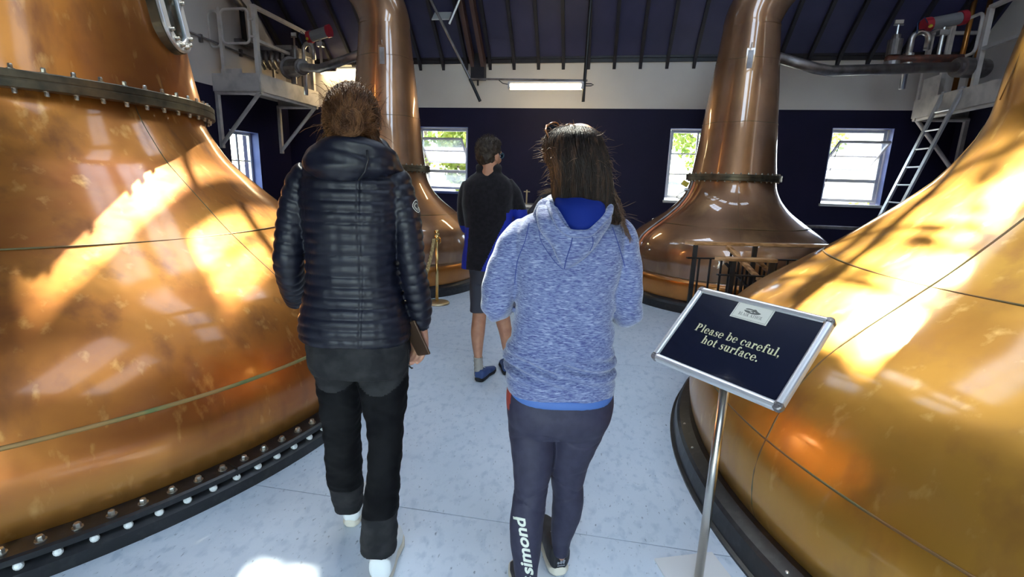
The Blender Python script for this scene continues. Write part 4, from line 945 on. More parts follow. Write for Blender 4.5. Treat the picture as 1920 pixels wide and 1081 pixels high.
def blob(name, parts, voxel, m, parent, smooth=2, disp=None, selector=None):
    V_ = []; F_ = []
    for vs, fs in parts:
        o_ = len(V_); V_ += [tuple(v) for v in vs]; F_ += [tuple(i+o_ for i in f) for f in fs]
    me = bpy.data.meshes.new('tmp'); me.from_pydata(V_, [], F_)
    bm = bmesh.new(); bm.from_mesh(me); bmesh.ops.recalc_face_normals(bm, faces=bm.faces); bm.to_mesh(me); bm.free()
    o = bpy.data.objects.new('tmp', me); COL.objects.link(o)
    md = o.modifiers.new('r', 'REMESH'); md.mode = 'VOXEL'; md.voxel_size = voxel; md.use_smooth_shade = True
    if smooth: ms = o.modifiers.new('s', 'SMOOTH'); ms.iterations = smooth; ms.factor = 0.5
    dg = bpy.context.evaluated_depsgraph_get(); dg.update()
    ev = o.evaluated_get(dg); nm = bpy.data.meshes.new_from_object(ev)
    bpy.data.objects.remove(o); bpy.data.meshes.remove(me)
    nm.name = name
    if disp is not None:
        n = len(nm.vertices); co = np.empty(n*3); nm.vertices.foreach_get('co', co); co = co.reshape(-1,3)
        no = np.empty(n*3); nm.vertices.foreach_get('normal', no); no = no.reshape(-1,3)
        co = co + no*disp(co, no)[:,None]
        nm.vertices.foreach_set('co', co.ravel())
    nm.materials.clear()
    ob = link_mesh(name, nm, m, parent)
    if selector is not None:
        n = len(nm.polygons); ce_ = np.empty(n*3); nm.polygons.foreach_get('center', ce_); ce_ = ce_.reshape(-1,3)
        nm.polygons.foreach_set('material_index', selector(ce_).astype(np.int32))
    for p in nm.polygons: p.use_smooth = True
    return ob
def scale_part(R, k):
    return [(c, s_*k, u*k, pw) for (c, s_, u, pw) in R]
class Fig:
    def __init__(f, name_label, px, py_foot, d, cat='person'):
        f.d = d; p = V(px, 300, d); f.o = np.array((p[0], d, 0.0))
        r = toroom((f.o[0], f.o[1], 0))
        f.root = thing('person', name_label, cat, (r[0], r[1], 0), YAW, None)
    def P(f, px, py, dd=0.0): return np.array(V(px, py, f.d+dd)) - f.o
    def rows(f, rows, sub=6, quilt=None, pw=2.4):
        """rows: (py, xl, xr, depth_half, dd)"""
        A = []
        for r in rows:
            py, xl, xr, dh, dd = (list(r)+[0.0])[:5]
            a, b_ = f.P(xl, py, dd), f.P(xr, py, dd)
            A.append((*(0.5*(a+b_)), np.linalg.norm(b_-a)/2, dh))
        S = spline(A, sub); out = []; acc = 0; prev = None
        for q in S:
            c = np.array(q[:3]); 
            if prev is not None: acc += np.linalg.norm(c-prev)
            prev = c; g = quilt(acc, c[2]) if quilt else 0.0
            out.append((c, np.array((max(q[3]+g,.002),0,0)), np.array((0,max(q[4]+g,.002),0)), pw))
        return out
    def limb(f, pts, sub=6, quilt=None, ref=(0,1,0), flat=1.0, pw=2.0):
        """pts: (px,py,dd,r)"""
        A = [(*f.P(p[0],p[1],p[2]), p[3]) for p in pts]; return limb3(A, sub, quilt, ref, flat, pw)
def limb3(A, sub=6, quilt=None, ref=(0,1,0), flat=1.0, pw=2.0):
    S = spline(A, sub) if sub > 1 else [np.array(a, float) for a in A]; out = []; acc = 0; n = len(S)
    for i, q in enumerate(S):
        c = q[:3]; t = S[min(i+1,n-1)][:3]-S[max(i-1,0)][:3]; t = t/(np.linalg.norm(t)+1e-9)
        if i: acc += np.linalg.norm(c-S[i-1][:3])
        r_ = np.array(ref, float); s_ = np.cross(t, r_); s_ /= (np.linalg.norm(s_)+1e-9); u = np.cross(s_, t)
        g = quilt(acc, c[2]) if quilt else 0.0
        out.append((c, s_*(q[3]+g), u*(q[3]*flat+g), pw))
    return out
def quiltf(sp, amp):
    def q(acc, z): 
        x = abs(math.sin(PI*acc/sp)); return amp*(x**0.45-0.75)
    return q
def hand_parts(w_, d, n_, s_, curl=0.6, k=1.0, thumb=1, fc=None):
    """w_: wrist, d: towards fingers, n_: back-of-hand normal, s_: towards the thumb side"""
    w_, d, n_, s_ = [np.array(v, float) for v in (w_, d, n_, s_)]; d /= np.linalg.norm(d); n_ -= d*n_.dot(d); n_ /= np.linalg.norm(n_); s2 = np.cross(d, n_); 
    s_ = s2 if s2.dot(s_) > 0 else -s2
    out = []
    R = []
    for t, a, b_ in ((-.02,.026,.021),(.0,.028,.020),(.03,.036,.018),(.06,.041,.016),(.085,.040,.014),(.092,.036,.011)):
        R.append((w_+d*t*k, s_*a*k, n_*b_*k, 2.6))
    out.append(R)
    curls = fc or [curl]*4
    for i, (off, L) in enumerate(((.029,.072),(.010,.082),(-.010,.076),(-.028,.060))):
        p = w_ + d*.078*k + s_*off*k; ang = 0.12; pts = [(*(p-d*.012), .0092*k)]; dirn = d
        for j, q in enumerate((.45,.32,.23)):
            ang += curls[i]*(0.9 if j else .7); dirn = d*math.cos(ang) - n_*math.sin(ang); 
            pts.append((*p, .0090*k*(1-.08*j))); p = p + dirn*L*q*k
        pts.append((*p, .0070*k)); out.append(limb3(pts, 3, None, tuple(s_)))
    p = w_ + d*.022*k + s_*.026*k; pts = [(*(p-s_*.008), .012*k)]
    for j, (q, a) in enumerate(((.036,.75),(.030,.45),(.024,.25))):
        dirn = d*math.cos(a) + s_*math.sin(a)*thumb - n_*0.55*(j+.4)*curl; dirn /= np.linalg.norm(dirn)
        pts.append((*p, (.0115-.001*j)*k)); p = p+dirn*q*k
    pts.append((*p, .0085*k)); out.append(limb3(pts, 3, None, tuple(n_)))
    return out
def head_parts(c, yaw, pitch=0.0, k=1.0):
    M = rotz(yaw) @ rotx(pitch); c = np.array(c, float)
    def E(o_, r, Mx=None): 
        return ellipsoid(c + M @ (np.array(o_)*k), [q*k for q in r], M if Mx is None else M @ Mx)
    P = [E((0,-.012,.028),(.074,.092,.086)), E((0,.020,-.020),(.064,.072,.080)), E((0,.040,-.075),(.042,.045,.036)), E((0,.072,-.097),(.022,.020,.018)),
         E((0,.070,.022),(.055,.025,.030)), E((.032,.066,-.030),(.024,.020,.022)), E((-.032,.066,-.030),(.024,.020,.022)),
         E((0,.098,-.018),(.0095,.016,.026), rotx(.35)), E((0,.106,-.036),(.015,.013,.010)), E((.010,.098,-.038),(.008,.010,.008)), E((-.010,.098,-.038),(.008,.010,.008)),
         E((0,.086,-.061),(.023,.012,.006)), E((0,.083,-.072),(.019,.012,.007)),
         E((.024,.083,.018),(.020,.012,.007)), E((-.024,.083,.018),(.020,.012,.007))]
    for s_ in (-1, 1):
        P.append(E((s_*.076,-.006,-.012),(.009,.020,.031), rotz(-s_*.35))); P.append(E((s_*.074,-.002,-.036),(.008,.011,.012)))
    return P, M
def eyes(c, M, parent, k=1.0):
    for s_ in (-1, 1):
        p = np.array(c) + M @ (np.array((s_*.031,.073,.0))*k)
        vs, fs = ellipsoid(p, (.0135*k,.0135*k,.0115*k)); me = bpy.data.meshes.new('eye'); me.from_pydata([tuple(v) for v in vs], [], fs); e = link_mesh('eye', me, eye_w, parent)
        p2 = p + M @ np.array((0,.0095*k,0)); vs, fs = ellipsoid(p2, (.0055*k,.005*k,.0055*k)); me = bpy.data.meshes.new('iris'); me.from_pydata([tuple(v) for v in vs], [], fs); link_mesh('iris', me, shoe_k, e)
def strands(name, curves, r, m, parent, n=3):
    """curves: list of lists of points; thin tapered tubes in one mesh"""
    V_ = []; F_ = []
    for C in curves:
        C = [np.array(p, float) for p in C]; N = len(C); base = len(V_)
        rr = r*rng.uniform(.6, 1.25)
        for i, p in enumerate(C):
            t = C[min(i+1,N-1)]-C[max(i-1,0)]; t = t/(np.linalg.norm(t)+1e-9); a = np.array((.3,.2,1.0)) if abs(t[2]) < .9 else np.array((1.0,.2,0)); s_ = np.cross(t, a); s_ /= np.linalg.norm(s_)+1e-9; u = np.cross(s_, t)
            q = rr*(1.0-0.75*(i/(N-1))**2)
            for k in range(n): an = 2*PI*k/n; V_.append(tuple(p+(s_*math.cos(an)+u*math.sin(an))*q))
        for i in range(N-1):
            for k in range(n): F_.append((base+i*n+k, base+i*n+(k+1)%n, base+(i+1)*n+(k+1)%n, base+(i+1)*n+k))
    me = bpy.data.meshes.new(name); me.from_pydata(V_, [], F_)
    for p in me.polygons: p.use_smooth = True
    o = link_mesh(name, me, m, parent); o['kind'] = 'stuff'; return o
def nz(co, f1, f2, f3, seed=0.0):
    return np.sin(co[:,0]*f1+seed+1.7*np.sin(co[:,2]*f3*.37+seed))*np.sin(co[:,2]*f3+2.1*np.sin(co[:,0]*f1*.31+co[:,1]*f2+seed*2))
def shoe(f, heel, yaw, L, wd, m_up, m_sole, pitch=0.0, heel_tab=None, sole_h=.028, up_h=.075):
    """heel: local ground point under the heel; yaw 0 = pointing forward"""
    M = rotz(yaw) @ rotx(pitch); h = np.array(heel, float)
    def T(p): return h + M @ np.array(p, float)
    def rings(prof):
        R = []
        for (y, w_, z0, z1) in prof: R.append((T((0,y,(z0+z1)/2)), M @ np.array((w_,0,0)), M @ np.array((0,0,(z1-z0)/2)), 2.8))
        return R
    w2 = wd/2
    so_ = [( -.004,w2*.45,0.002,sole_h+.006),(.012,w2*.75,0,sole_h+.004),(.05,w2*.82,0,sole_h),(.12,w2*.80,0.002,sole_h-.003),(.19,w2*1.0,0,sole_h-.004),(.235,w2*.85,.003,sole_h-.004),(L-.006,w2*.45,.010,sole_h-.002),(L,w2*.15,.014,sole_h-.006)]
    up_ = [(-.002,w2*.46,sole_h-.01,up_h*.92),(.010,w2*.76,sole_h-.012,up_h+.012),(.05,w2*.84,sole_h-.012,up_h+.008),(.09,w2*.80,sole_h-.012,up_h+.006),(.13,w2*.74,sole_h-.012,up_h-.006),(.18,w2*.88,sole_h-.012,up_h-.026),(.225,w2*.78,sole_h-.012,up_h-.040),(L-.012,w2*.42,sole_h-.012,up_h-.052),(L-.004,w2*.15,sole_h-.010,sole_h+.004)]
    up = blob('shoe', [ring_tube(rings(up_), 24)], .005, m_up, f.root, 2)
    so = blob('sole', [ring_tube(rings(so_), 24)], .005, m_sole, up, 1)
    vs, fs = [], []
    b = BM(); 
    for i in range(4):
        y = .085+.022*i; z = up_h+.006-.013*i
        tube(b, [tuple(T((-.020,y,z-.006))), tuple(T((-.010,y+.006,z+.002))), tuple(T((.010,y-.004,z+.002))), tuple(T((.020,y+.002,z-.006)))], .0028, 6)
    obj('lace', b, shoe_w if m_up in (shoe_b, shoe_w) else grey_m, up, True)
    return up, T
def M4(M3, t): 
    M = Matrix.Identity(4)
    for i in range(3):
        for j in range(3): M[i][j] = float(M3[i][j])
        M[i][3] = float(t[i])
    return M

# ------------------------------------------------------------------ 1. woman in the black puffer jacket
f = Fig('woman with tied-up brown hair, black quilted puffer jacket and black trousers, walking away', 662, 1040, 1.68)
rt = f.root
HC = f.P(664, 238, 0.0)
hp, HM = head_parts(HC, -0.22, 0.05, 0.98)
T_rows = [(292,632,700,.060,0),(302,600,728,.075,0),(316,578,742,.092,0),(340,570,752,.110,0),(372,568,756,.118,0),(410,573,755,.122,0),(455,577,750,.118,.005),(500,579,747,.112,.01),(535,577,752,.114,.01),(570,570,759,.120,.005),(600,566,767,.126,0),(622,566,769,.126,0),(636,573,765,.118,0)]
LA = [(585,325,0,.050),(568,345,0,.056),(552,400,-.005,.055),(545,450,-.01,.052),(541,488,-.01,.052),(545,520,.035,.048),(551,548,.12,.044),(556,562,.19,.040)]
RA = [(720,322,0,.048),(740,342,0,.056),(757,395,-.01,.053),(767,440,-.015,.047),(772,490,-.01,.046),(780,535,.01,.047),(787,575,.03,.044),(788,602,.045,.038),(787,612,.05,.034)]
PEL = [(612,580,762,.110,0),(640,578,766,.122,0),(668,582,767,.126,-.005),(692,588,765,.118,0)]
LL = [(680,590,684,.085,0),(705,594,680,.088,.005),(745,601,676,.082,.02),(800,608,675,.070,.05),(850,611,676,.066,.08),(900,617,679,.064,.11),(930,624,680,.062,.13),(950,630,679,.058,.135)]
RL = [(680,666,764,.085,0),(705,672,764,.088,0),(745,680,762,.082,-.02),(800,689,756,.070,-.05),(850,692,752,.066,-.08),(900,688,749,.064,-.10),(950,682,746,.064,-.115),(1000,677,744,.062,-.12),(1028,676,742,.058,-.12)]
R_torso = f.rows(T_rows, 34, quiltf(.0365, .0085), 2.5)
J = [ring_tube(R_torso, 40), ring_tube(f.limb(LA, 26, quiltf(.0365, .0075)), 26), ring_tube(f.limb(RA, 26, quiltf(.0365, .0075)), 26)]
seam_x = f.P(690, 450)[0]
def dj(co, no):
    d = .0008*nz(co, 34, 30, 22, 1.0) + .0008*nz(co, 90, 80, 30, 2.0)
    back = np.clip(-no[:,1]-.3, 0, 1)
    return d - .004*back*np.exp(-((co[:,0]-seam_x-.02*(co[:,2]-1.1))/.005)**2)
jk = blob('puffer_jacket', J, .0042, puffer, rt, 1, dj)
# hood lying on the shoulders
hq = quiltf(.036, .004)
Hd = [ring_tube(f.limb([(583,322,-.02,.030),(590,298,-.05,.034),(615,281,-.085,.036),(655,275,-.10,.036),(700,284,-.085,.036),(730,303,-.04,.034),(742,326,.0,.028)], 8, None), 20),
      ellipsoid(f.P(640,306,-.085), (.125,.062,.062), rotx(-.25)), ellipsoid(f.P(700,306,-.06), (.075,.062,.055), rotz(.3)),
      ring_tube(f.limb([(590,300,-.02,.03),(620,268,.04,.028),(665,262,.06,.028),(708,272,.03,.028),(728,300,-.01,.03)], 8, None), 18)]
def dh(co, no): return .0035*nz(co, 16, 12, 95, .6) + .0015*nz(co, 60, 50, 40, 2.0)
hd = blob('hood', Hd, .0052, puffer, rt, 2, dh)
b = BM(); tube(b, [tuple(f.P(x_,y_,d_)) for x_,y_,d_ in ((688,282,-.125),(690,300,-.142),(684,322,-.135),(672,338,-.125))], .003, 6); obj('hood_seam', b, black_iron, rt, True)
# trousers: black with charcoal seat and cuff panels
zk = [f.P(620,905,.11)[2], f.P(715,955,-.115)[2], f.P(670,690)[2]]; xm_ = f.P(676,700)[0]; seat_z = f.P(670,700)[2]
def selt(c):
    left = c[:,0] < f.P(679,850)[0]
    cuff = np.where(left, c[:,2] < zk[0], c[:,2] < zk[1])
    curve = seat_z + .05*np.abs(c[:,0]-xm_)/.1 - .055*np.clip(1-((c[:,0]-xm_)/.085)**2, -1, 1)*0
    seat = (c[:,2] > seat_z - .045*np.clip(1-((np.abs(c[:,0]-xm_)-.085)/.085)**2, 0, 1)) & (c[:,1] < 0.03)
    return (cuff | seat)
def dt(co, no): return .003*nz(co, 20, 18, 46, .3) + .0015*nz(co, 50, 44, 120, 1.3)
tw = blob('trousers', [ring_tube(f.rows(PEL,6),36), ring_tube(f.rows(LL,6),30), ring_tube(f.rows(RL,6),30)], .0058, [trous, trous_g], rt, 2, dt, selt)
b = BM(); tube(b, [tuple(f.P(x_,y_,-.02)) for x_,y_ in ((765,655),(767,672),(765,684),(772,690),(774,689))], .003, 6); obj('zip_pull', b, black_iron, tw)
# hand with phone
wr = f.P(787,612,.05); 
HPt = hand_parts(wr, np.array((-.06,.02,-1.0)), (.50,.86,0), (-.86,.50,0), .55, 1.08, fc=[.62,.62,.60,.55])
lw = f.P(557,566,.21); HPl = hand_parts(lw, np.array((.35,.75,.25)), (-.7,.2,.6), (.2,.2,.9), .5, .95)
body = [ring_tube(scale_part(f.rows(T_rows,6),.80),28), ring_tube(scale_part(f.limb(LA,6),.70),18), ring_tube(scale_part(f.limb(RA,6),.70),18),
        ring_tube(scale_part(f.rows(PEL,4),.85),28), ring_tube(scale_part(f.rows(LL,4),.78),20), ring_tube(scale_part(f.rows(RL,4),.78),20),
        ring_tube(limb3([(*(HC+np.array((0,-.012,-.06))),.058),(*(HC+np.array((0,-.02,-.10))),.054),(*(HC+np.array((0,-.02,-.17))),.066)],4),20),
        ring_tube(f.limb([(787,590,.04,.030),(787,616,.05,.025)],3),16), ring_tube(f.limb([(554,556,.16,.030),(557,566,.21,.024)],3),16)] + [ring_tube(r_,14) for r_ in HPt+HPl] + hp
bd = blob('body', body, .0042, skin, rt, 2)
eyes(HC, HM, bd)
ph = thing('phone', 'dark phone held low in the right hand of the puffer-jacket woman', 'phone', (0,0,0))
pc = f.P(781, 634, .015); pa = f.P(791,655,.02)-f.P(770,610,.02); pa /= np.linalg.norm(pa)
def room_pt(f, p): 
    q = np.array(p)+f.o; return toroom(q)
def phone_at(t, c, axis, face, m, k=1.0):
    axis = np.array(axis, float); axis /= np.linalg.norm(axis); face = np.array(face, float); face -= axis*face.dot(axis); face /= np.linalg.norm(face); sd = np.cross(axis, face)
    t.location = room_pt(f, c); t.rotation_euler = (0,0,YAW)
    Mx = Matrix(((sd[0],axis[0],face[0],0),(sd[1],axis[1],face[1],0),(sd[2],axis[2],face[2],0),(0,0,0,1)))
    b = BM(); box(b, -.037*k,.037*k,-.076*k,.076*k,-.005,.004, Mx); bevel_obj(obj('case', b, m, t), .003, 3)
    b = BM(); box(b, -.034*k,.034*k,-.072*k,.072*k,.004,.0048, Mx); obj('screen', b, sign_k, t)
    b = BM(); 
    for y in (.058,.040,.022): cyl(b, Mx @ Vector((.020,y,-.005)), Mx @ Vector((.020,y,-.008)), .007, 12)
    obj('camera_lens', b, steel, t)
phone_at(ph, pc, -pa, (.55,.83,.1), phone_b, .92)
# hair: rolled updo with loose strands
HR = np.array((.093,.108,.118)); hc = HC+np.array((0,-.012,.020))
bun = HC+np.array((.020,-.098,.002))
hairp = [ellipsoid(hc, HR*.91), ellipsoid(bun+np.array((0,.012,0)), (.040,.028,.036)), ellipsoid(hc+np.array((.0,-.02,-.05)), (.078,.075,.062))]
hr = blob('hair', hairp, .006, hair_br, rt, 2, lambda co, no: .005*nz(co, 45, 40, 50, .7)+.003*nz(co,110,100,90,1.9), None)
# keep the face free: trim the hair volume in front
def trim_front(o, c, M, zmax, yfront):
    bm = bmesh.new(); bm.from_mesh(o.data); Mi = np.linalg.inv(M); dele = []
    for v in bm.verts:
        q = Mi @ (np.array(v.co)-np.array(c))
        if q[1] > yfront and q[2] < zmax: dele.append(v)
    bmesh.ops.delete(bm, geom=dele, context='VERTS'); bm.to_mesh(o.data); bm.free()
trim_front(hr, HC, HM, .062, .045)
C = []
bd_ = (bun-hc)/np.linalg.norm(bun-hc)
for i in range(1500):
    v = np.array([rng.gauss(0,1) for _ in range(3)]); v /= np.linalg.norm(v)
    if v[1] > .35 and v[2] < .55: continue
    if v[2] < -.75: continue
    sw = rng.uniform(-.5,.5); pts = []
    for k in range(9):
        t_ = k/8*rng.uniform(.7,1.0) if k else 0; w_ = v*(1-t_)+bd_*t_; side = np.cross(v, bd_); w_ = w_+side*sw*math.sin(PI*t_)*.5; w_ /= np.linalg.norm(w_)
        pts.append(hc + w_*HR*(.975+.06*math.sin(PI*t_)*rng.uniform(.3,1.2)+ (.30*max(0,w_.dot(bd_)-.86)/.14*.6)))
    C.append(pts)
for i in range(420):   # coils of the bun
    a0 = rng.uniform(0,2*PI); rr_ = rng.uniform(.2,1.0); pts = []
    for k in range(8):
        a = a0+k*.28; pts.append(bun+np.array((.050*rr_*math.cos(a), -.034*math.sqrt(max(0,1-rr_*rr_*.8))-.004,   .047*rr_*math.sin(a)))+np.array([rng.gauss(0,.0015) for _ in range(3)]))
    C.append(pts)
strands('hair_strands', C, .0015, hair_br, hr)
C = []
for i in range(260):
    v = np.array((rng.uniform(-1,1), rng.uniform(-.9,.3), rng.uniform(-.9,1))); v /= np.linalg.norm(v); p = hc+v*HR*.98; dr = v*.6+np.array([rng.gauss(0,.55) for _ in range(3)]); L_ = rng.uniform(.015,.045)
    C.append([p, p+dr*L_*.4+np.array((0,0,.002)), p+dr*L_*.75, p+dr*L_+np.array((0,0,-.008))])
for i in range(60):
    s_ = rng.choice((-1,1)); p = hc+np.array((s_*.082*rng.uniform(.85,1.05), -.02+rng.uniform(-.05,.03), -.05)); C.append([p, p+np.array((s_*.012,0,-.02)), p+np.array((s_*rng.uniform(.01,.03),rng.uniform(-.01,.01),-.045)), p+np.array((s_*rng.uniform(.01,.045),0,-.065))])
strands('stray_hair', C, .0009, hair_br, hr)
# sleeve emblem
def shrink_mesh(target, vs, fs, direction, off, name, m, parent):
    dg_b = BVHTree.FromPolygons([v.co for v in target.data.vertices], [tuple(p.vertices) for p in target.data.polygons])
    out = []; d = Vector(direction).normalized()
    for v in vs:
        o_ = Vector(v)-d*0.3; h_ = dg_b.ray_cast(o_, d, .7)
        out.append(tuple((h_[0] if h_[0] is not None else Vector(v)) - d*off))
    me = bpy.data.meshes.new(name); me.from_pydata(out, [], fs); return link_mesh(name, me, m, parent)
def ring_poly(c, ex, ez, r0, r1, n=24, a0=0, a1=2*PI):
    vs = []; fs = []
    for k in range(n+1):
        a = a0+(a1-a0)*k/n
        for r_ in (r0, r1): vs.append(tuple(c+ex*r_*math.cos(a)+ez*r_*math.sin(a)))
    for k in range(n): fs.append((2*k, 2*k+1, 2*k+3, 2*k+2))
    return vs, fs
ec = f.P(774, 386, -.02); dirn = np.array((-.96,.28,0)); ex = np.array((.28,.96,0)); ez = np.array((0,0,1.0))
V1, F1 = [], []
for (r0, r1, a0, a1) in ((.019,.0215,0,2*PI),(.008,.0105,.3,4.6),(.013,.0145,2,6)):
    v_, f_ = ring_poly(ec, ex, ez, r0, r1, 24, a0, a1); o_ = len(V1); V1 += v_; F1 += [tuple(i+o_ for i in q) for q in f_]
shrink_mesh(jk, V1, F1, dirn, .0015, 'sleeve_emblem', print_w, jk)
# shoes
hl = np.array(V(655,989,0.0)) 
def ground_local(f, px, py):
    r_x = (px-960)/F; y = (540.5-py)/F; x, y = r_x*_c - y*_s, r_x*_s + y*_c
    yy = math.cos(PITCH)+y*math.sin(PITCH); zz = -math.sin(PITCH)+y*math.cos(PITCH); t = -H/zz
    return np.array((x*t, yy*t, 0))-f.o
h1 = ground_local(f, 657, 988); shoe(f, h1, -.02, .28, .100, shoe_w, sole_w, 0, None, .034, .100)
h2 = ground_local(f, 712, 1098); shoe(f, h2, .02, .28, .110, shoe_w, sole_w, 0, None, .032, .105)

# ------------------------------------------------------------------ 2. woman in the heather blue hoodie
f = Fig('woman with long dark hair, heather-blue hoodie and slate leggings, walking away', 1050, 1080, 1.56)
rt = f.root
HC = f.P(1080, 300, 0.0)
hp, HM = head_parts(HC, 0.30, 0.05, 0.96)
T_rows = [(386,1040,1122,.060,0),(396,1010,1145,.078,0),(408,985,1160,.092,0),(425,968,1172,.104,0),(450,962,1172,.112,0),(490,964,1165,.118,0),(530,966,1156,.118,0),(565,967,1150,.114,.005),(600,964,1148,.114,.01),(630,956,1149,.120,.005),(655,946,1150,.128,0),(672,950,1150,.124,0),(690,947,1151,.128,0),(712,949,1151,.126,0),(728,951,1150,.124,0)]
LA = [(990,430,0,.046),(968,450,0,.053),(950,490,-.005,.057),(938,530,-.01,.057),(932,562,-.005,.054),(934,575,.03,.050),(945,568,.12,.045),(962,560,.22,.038)]
RA = [(1145,430,0,.050),(1162,448,0,.058),(1172,490,-.005,.052),(1177,530,-.01,.048),(1178,568,-.005,.048),(1175,590,.03,.046),(1165,585,.12,.042),(1150,572,.22,.036)]
PEL = [(700,955,1146,.108,0),(735,950,1149,.120,0),(760,949,1148,.128,-.005),(785,953,1140,.122,-.003),(800,958,1132,.105,0)]
LL = [(775,952,1046,.095,0),(800,953,1046,.094,-.005),(835,957,1042,.088,-.02),(870,961,1037,.078,-.035),(905,964,1029,.066,-.05),(935,961,1024,.064,-.06),(965,957,1021,.064,-.07),(1000,956,1017,.062,-.08),(1040,960,1012,.054,-.095),(1081,966,1007,.045,-.11),(1115,971,1003,.040,-.12),(1135,972,1004,.040,-.12)]
RL = [(775,1036,1146,.095,0),(800,1032,1134,.094,.0),(835,1029,1117,.086,.01),(870,1029,1102,.074,.02),(905,1034,1094,.064,.025),(935,1036,1094,.064,.03),(965,1034,1088,.060,.035),(995,1033,1076,.050,.04),(1015,1034,1069,.044,.045),(1034,1036,1067,.042,.045)]
def dho(co, no):
    zf = f.P(1050,672)[2]; zz = co[:,2]-zf
    fold = .010*np.exp(-(zz/.05)**2)*np.sin(zz*150+5*np.sin(co[:,0]*9)+2*co[:,0]*6)
    diag = .0035*np.sin((co[:,2]+co[:,0]*np.sign(co[:,0])*.8)*70+2*np.sin(co[:,0]*14))*np.exp(-((co[:,2]-f.P(1050,600)[2])/.14)**2)
    return fold + diag + .003*nz(co, 26, 22, 38, .9)
zh = f.P(1050,722)[2]
ho = blob('hoodie', [ring_tube(f.rows(T_rows,6,None,2.5),40), ring_tube(f.limb(LA,8),26), ring_tube(f.limb(RA,8),26)], .0056, hoodie, rt, 2, dho)
hm = [(724,952,1149,.126,0),(733,954,1147,.126,0),(740,957,1144,.122,0)]
blob('hem_band', [ring_tube(f.rows(hm,4,None,2.5),40)], .0056, hem_b, ho, 1)
# raglan and back seams, projected on the garment
def seam_on(target, pts, m, parent, r=.0016, name='seam', dd=-.3):
    tb = BVHTree.FromPolygons([v.co for v in target.data.vertices], [tuple(p.vertices) for p in target.data.polygons]); P_ = []
    eye = Vector((0,0,H))-Vector(f.o)
    for q in spline([(a, c_) for a, c_ in pts], 8):
        p = Vector(f.P(q[0], q[1], 0)); d_ = (p-eye).normalized(); h_ = tb.ray_cast(eye, d_, 10)
        if h_[0] is not None: P_.append(h_[0]-d_*.0008)
    if len(P_) > 2: b = BM(); tube(b, P_, r, 5); return obj(name, b, m, parent)
navy_thread = mat('navy_thread', (0.03,0.05,0.22), 0.7)
hp_rows = [(388,1012,1142,.045,-.085),(402,1003,1146,.056,-.098),(425,1008,1140,.062,-.108),(450,1024,1126,.056,-.112),(475,1038,1100,.045,-.110),(496,1050,1076,.030,-.104),(508,1056,1066,.016,-.098)]
hood = blob('hood', [ring_tube(f.rows(hp_rows,6,None,2.2),32), ring_tube(f.limb([(1014,408,-.04,.026),(1022,390,-.06,.026),(1032,380,-.03,.024),(1040,376,.03,.020)],6),16), ring_tube(f.limb([(1150,408,-.02,.026),(1146,394,-.05,.026),(1136,384,-.03,.022),(1125,378,.03,.020)],6),16)], .0052, hoodie, ho, 3, lambda co,no: .0045*nz(co,30,24,42,1.4))
lin = blob('hood_lining', [ring_tube(f.rows([(370,1044,1122,.05,-.075),(385,1040,1134,.062,-.10),(405,1046,1132,.068,-.112),(422,1056,1118,.066,-.118),(434,1066,1104,.052,-.122)],6,None,2.2),28)], .005, hood_in, ho, 2, lambda co,no: .003*nz(co,50,40,50,.4))
b = BM(); tube(b, [Vector(f.P(x_,y_,d_)) for x_,y_,d_ in [tuple(q) for q in spline([(1030,382,-.085),(1040,402,-.155),(1052,424,-.178),(1068,436,-.182),(1088,438,-.182),(1106,436,-.178),(1124,420,-.168),(1140,402,-.14),(1144,388,-.10)],6)]], .0115, 12); obj('hood_rim', b, hoodie, ho, True)
seam_on(ho, [(992,418),(985,450),(970,490),(965,530)], navy_thread, ho); seam_on(ho, [(1148,425),(1160,460),(1172,500)], navy_thread, ho); seam_on(ho, [(1010,430),(1016,455),(1040,490),(1056,505)], navy_thread, ho, .001)
seam_on(hood, [(1074,440),(1070,460),(1062,485),(1058,504)], navy_thread, ho); seam_on(hood, [(1108,436),(1112,455),(1106,470)], navy_thread, ho, .0012)
# leggings
def selp(c): return ((c[:,0] < f.P(961,740)[0]) & (c[:,2] > f.P(960,755)[2]-.02*0) & (c[:,1] > -.06)).astype(int)
def dl(co, no):
    d = .0012*nz(co, 30, 26, 60, .3)
    for (py_, amp) in ((800,.003),(900,.003),(915,.003),(885,.002)):
        z0 = f.P(1000,py_)[2]; d = d - amp*np.exp(-((co[:,2]-z0-.03*np.sin(co[:,0]*20+py_))/.0045)**2)
    return d
lg = blob('leggings', [ring_tube(f.rows(PEL,6),36), ring_tube(f.rows(LL,6,None,2.1),28), ring_tube(f.rows(RL,6,None,2.1),28)], .0054, [legg, red_cloth], rt, 2, dl, selp)
# lettering down the left calf
def text_mesh(txt, size, shear=0.0):
    cu = bpy.data.curves.new('t', 'FONT'); cu.body = txt; cu.size = size; cu.shear = shear; cu.offset = size*.030; cu.resolution_u = 3
    o = bpy.data.objects.new('t', cu); COL.objects.link(o); bpy.context.view_layer.update()
    dg = bpy.context.evaluated_depsgraph_get(); me = bpy.data.meshes.new_from_object(o.evaluated_get(dg)); bpy.data.objects.remove(o)
    bm = bmesh.new(); bm.from_mesh(me); bmesh.ops.triangulate(bm, faces=bm.faces)
    bmesh.ops.subdivide_edges(bm, edges=[e for e in bm.edges if e.calc_length() > size*.12], cuts=2, use_grid_fill=False); bmesh.ops.triangulate(bm, faces=bm.faces)
    vs = [tuple(v.co) for v in bm.verts]; fs = [tuple(v.index for v in q.verts) for q in bm.faces]; bm.free(); return vs, fs
tv, tf = text_mesh('simond', .1, .18)
w_ = max(v[0] for v in tv); A_, B_ = (1000,1078), (983,967)
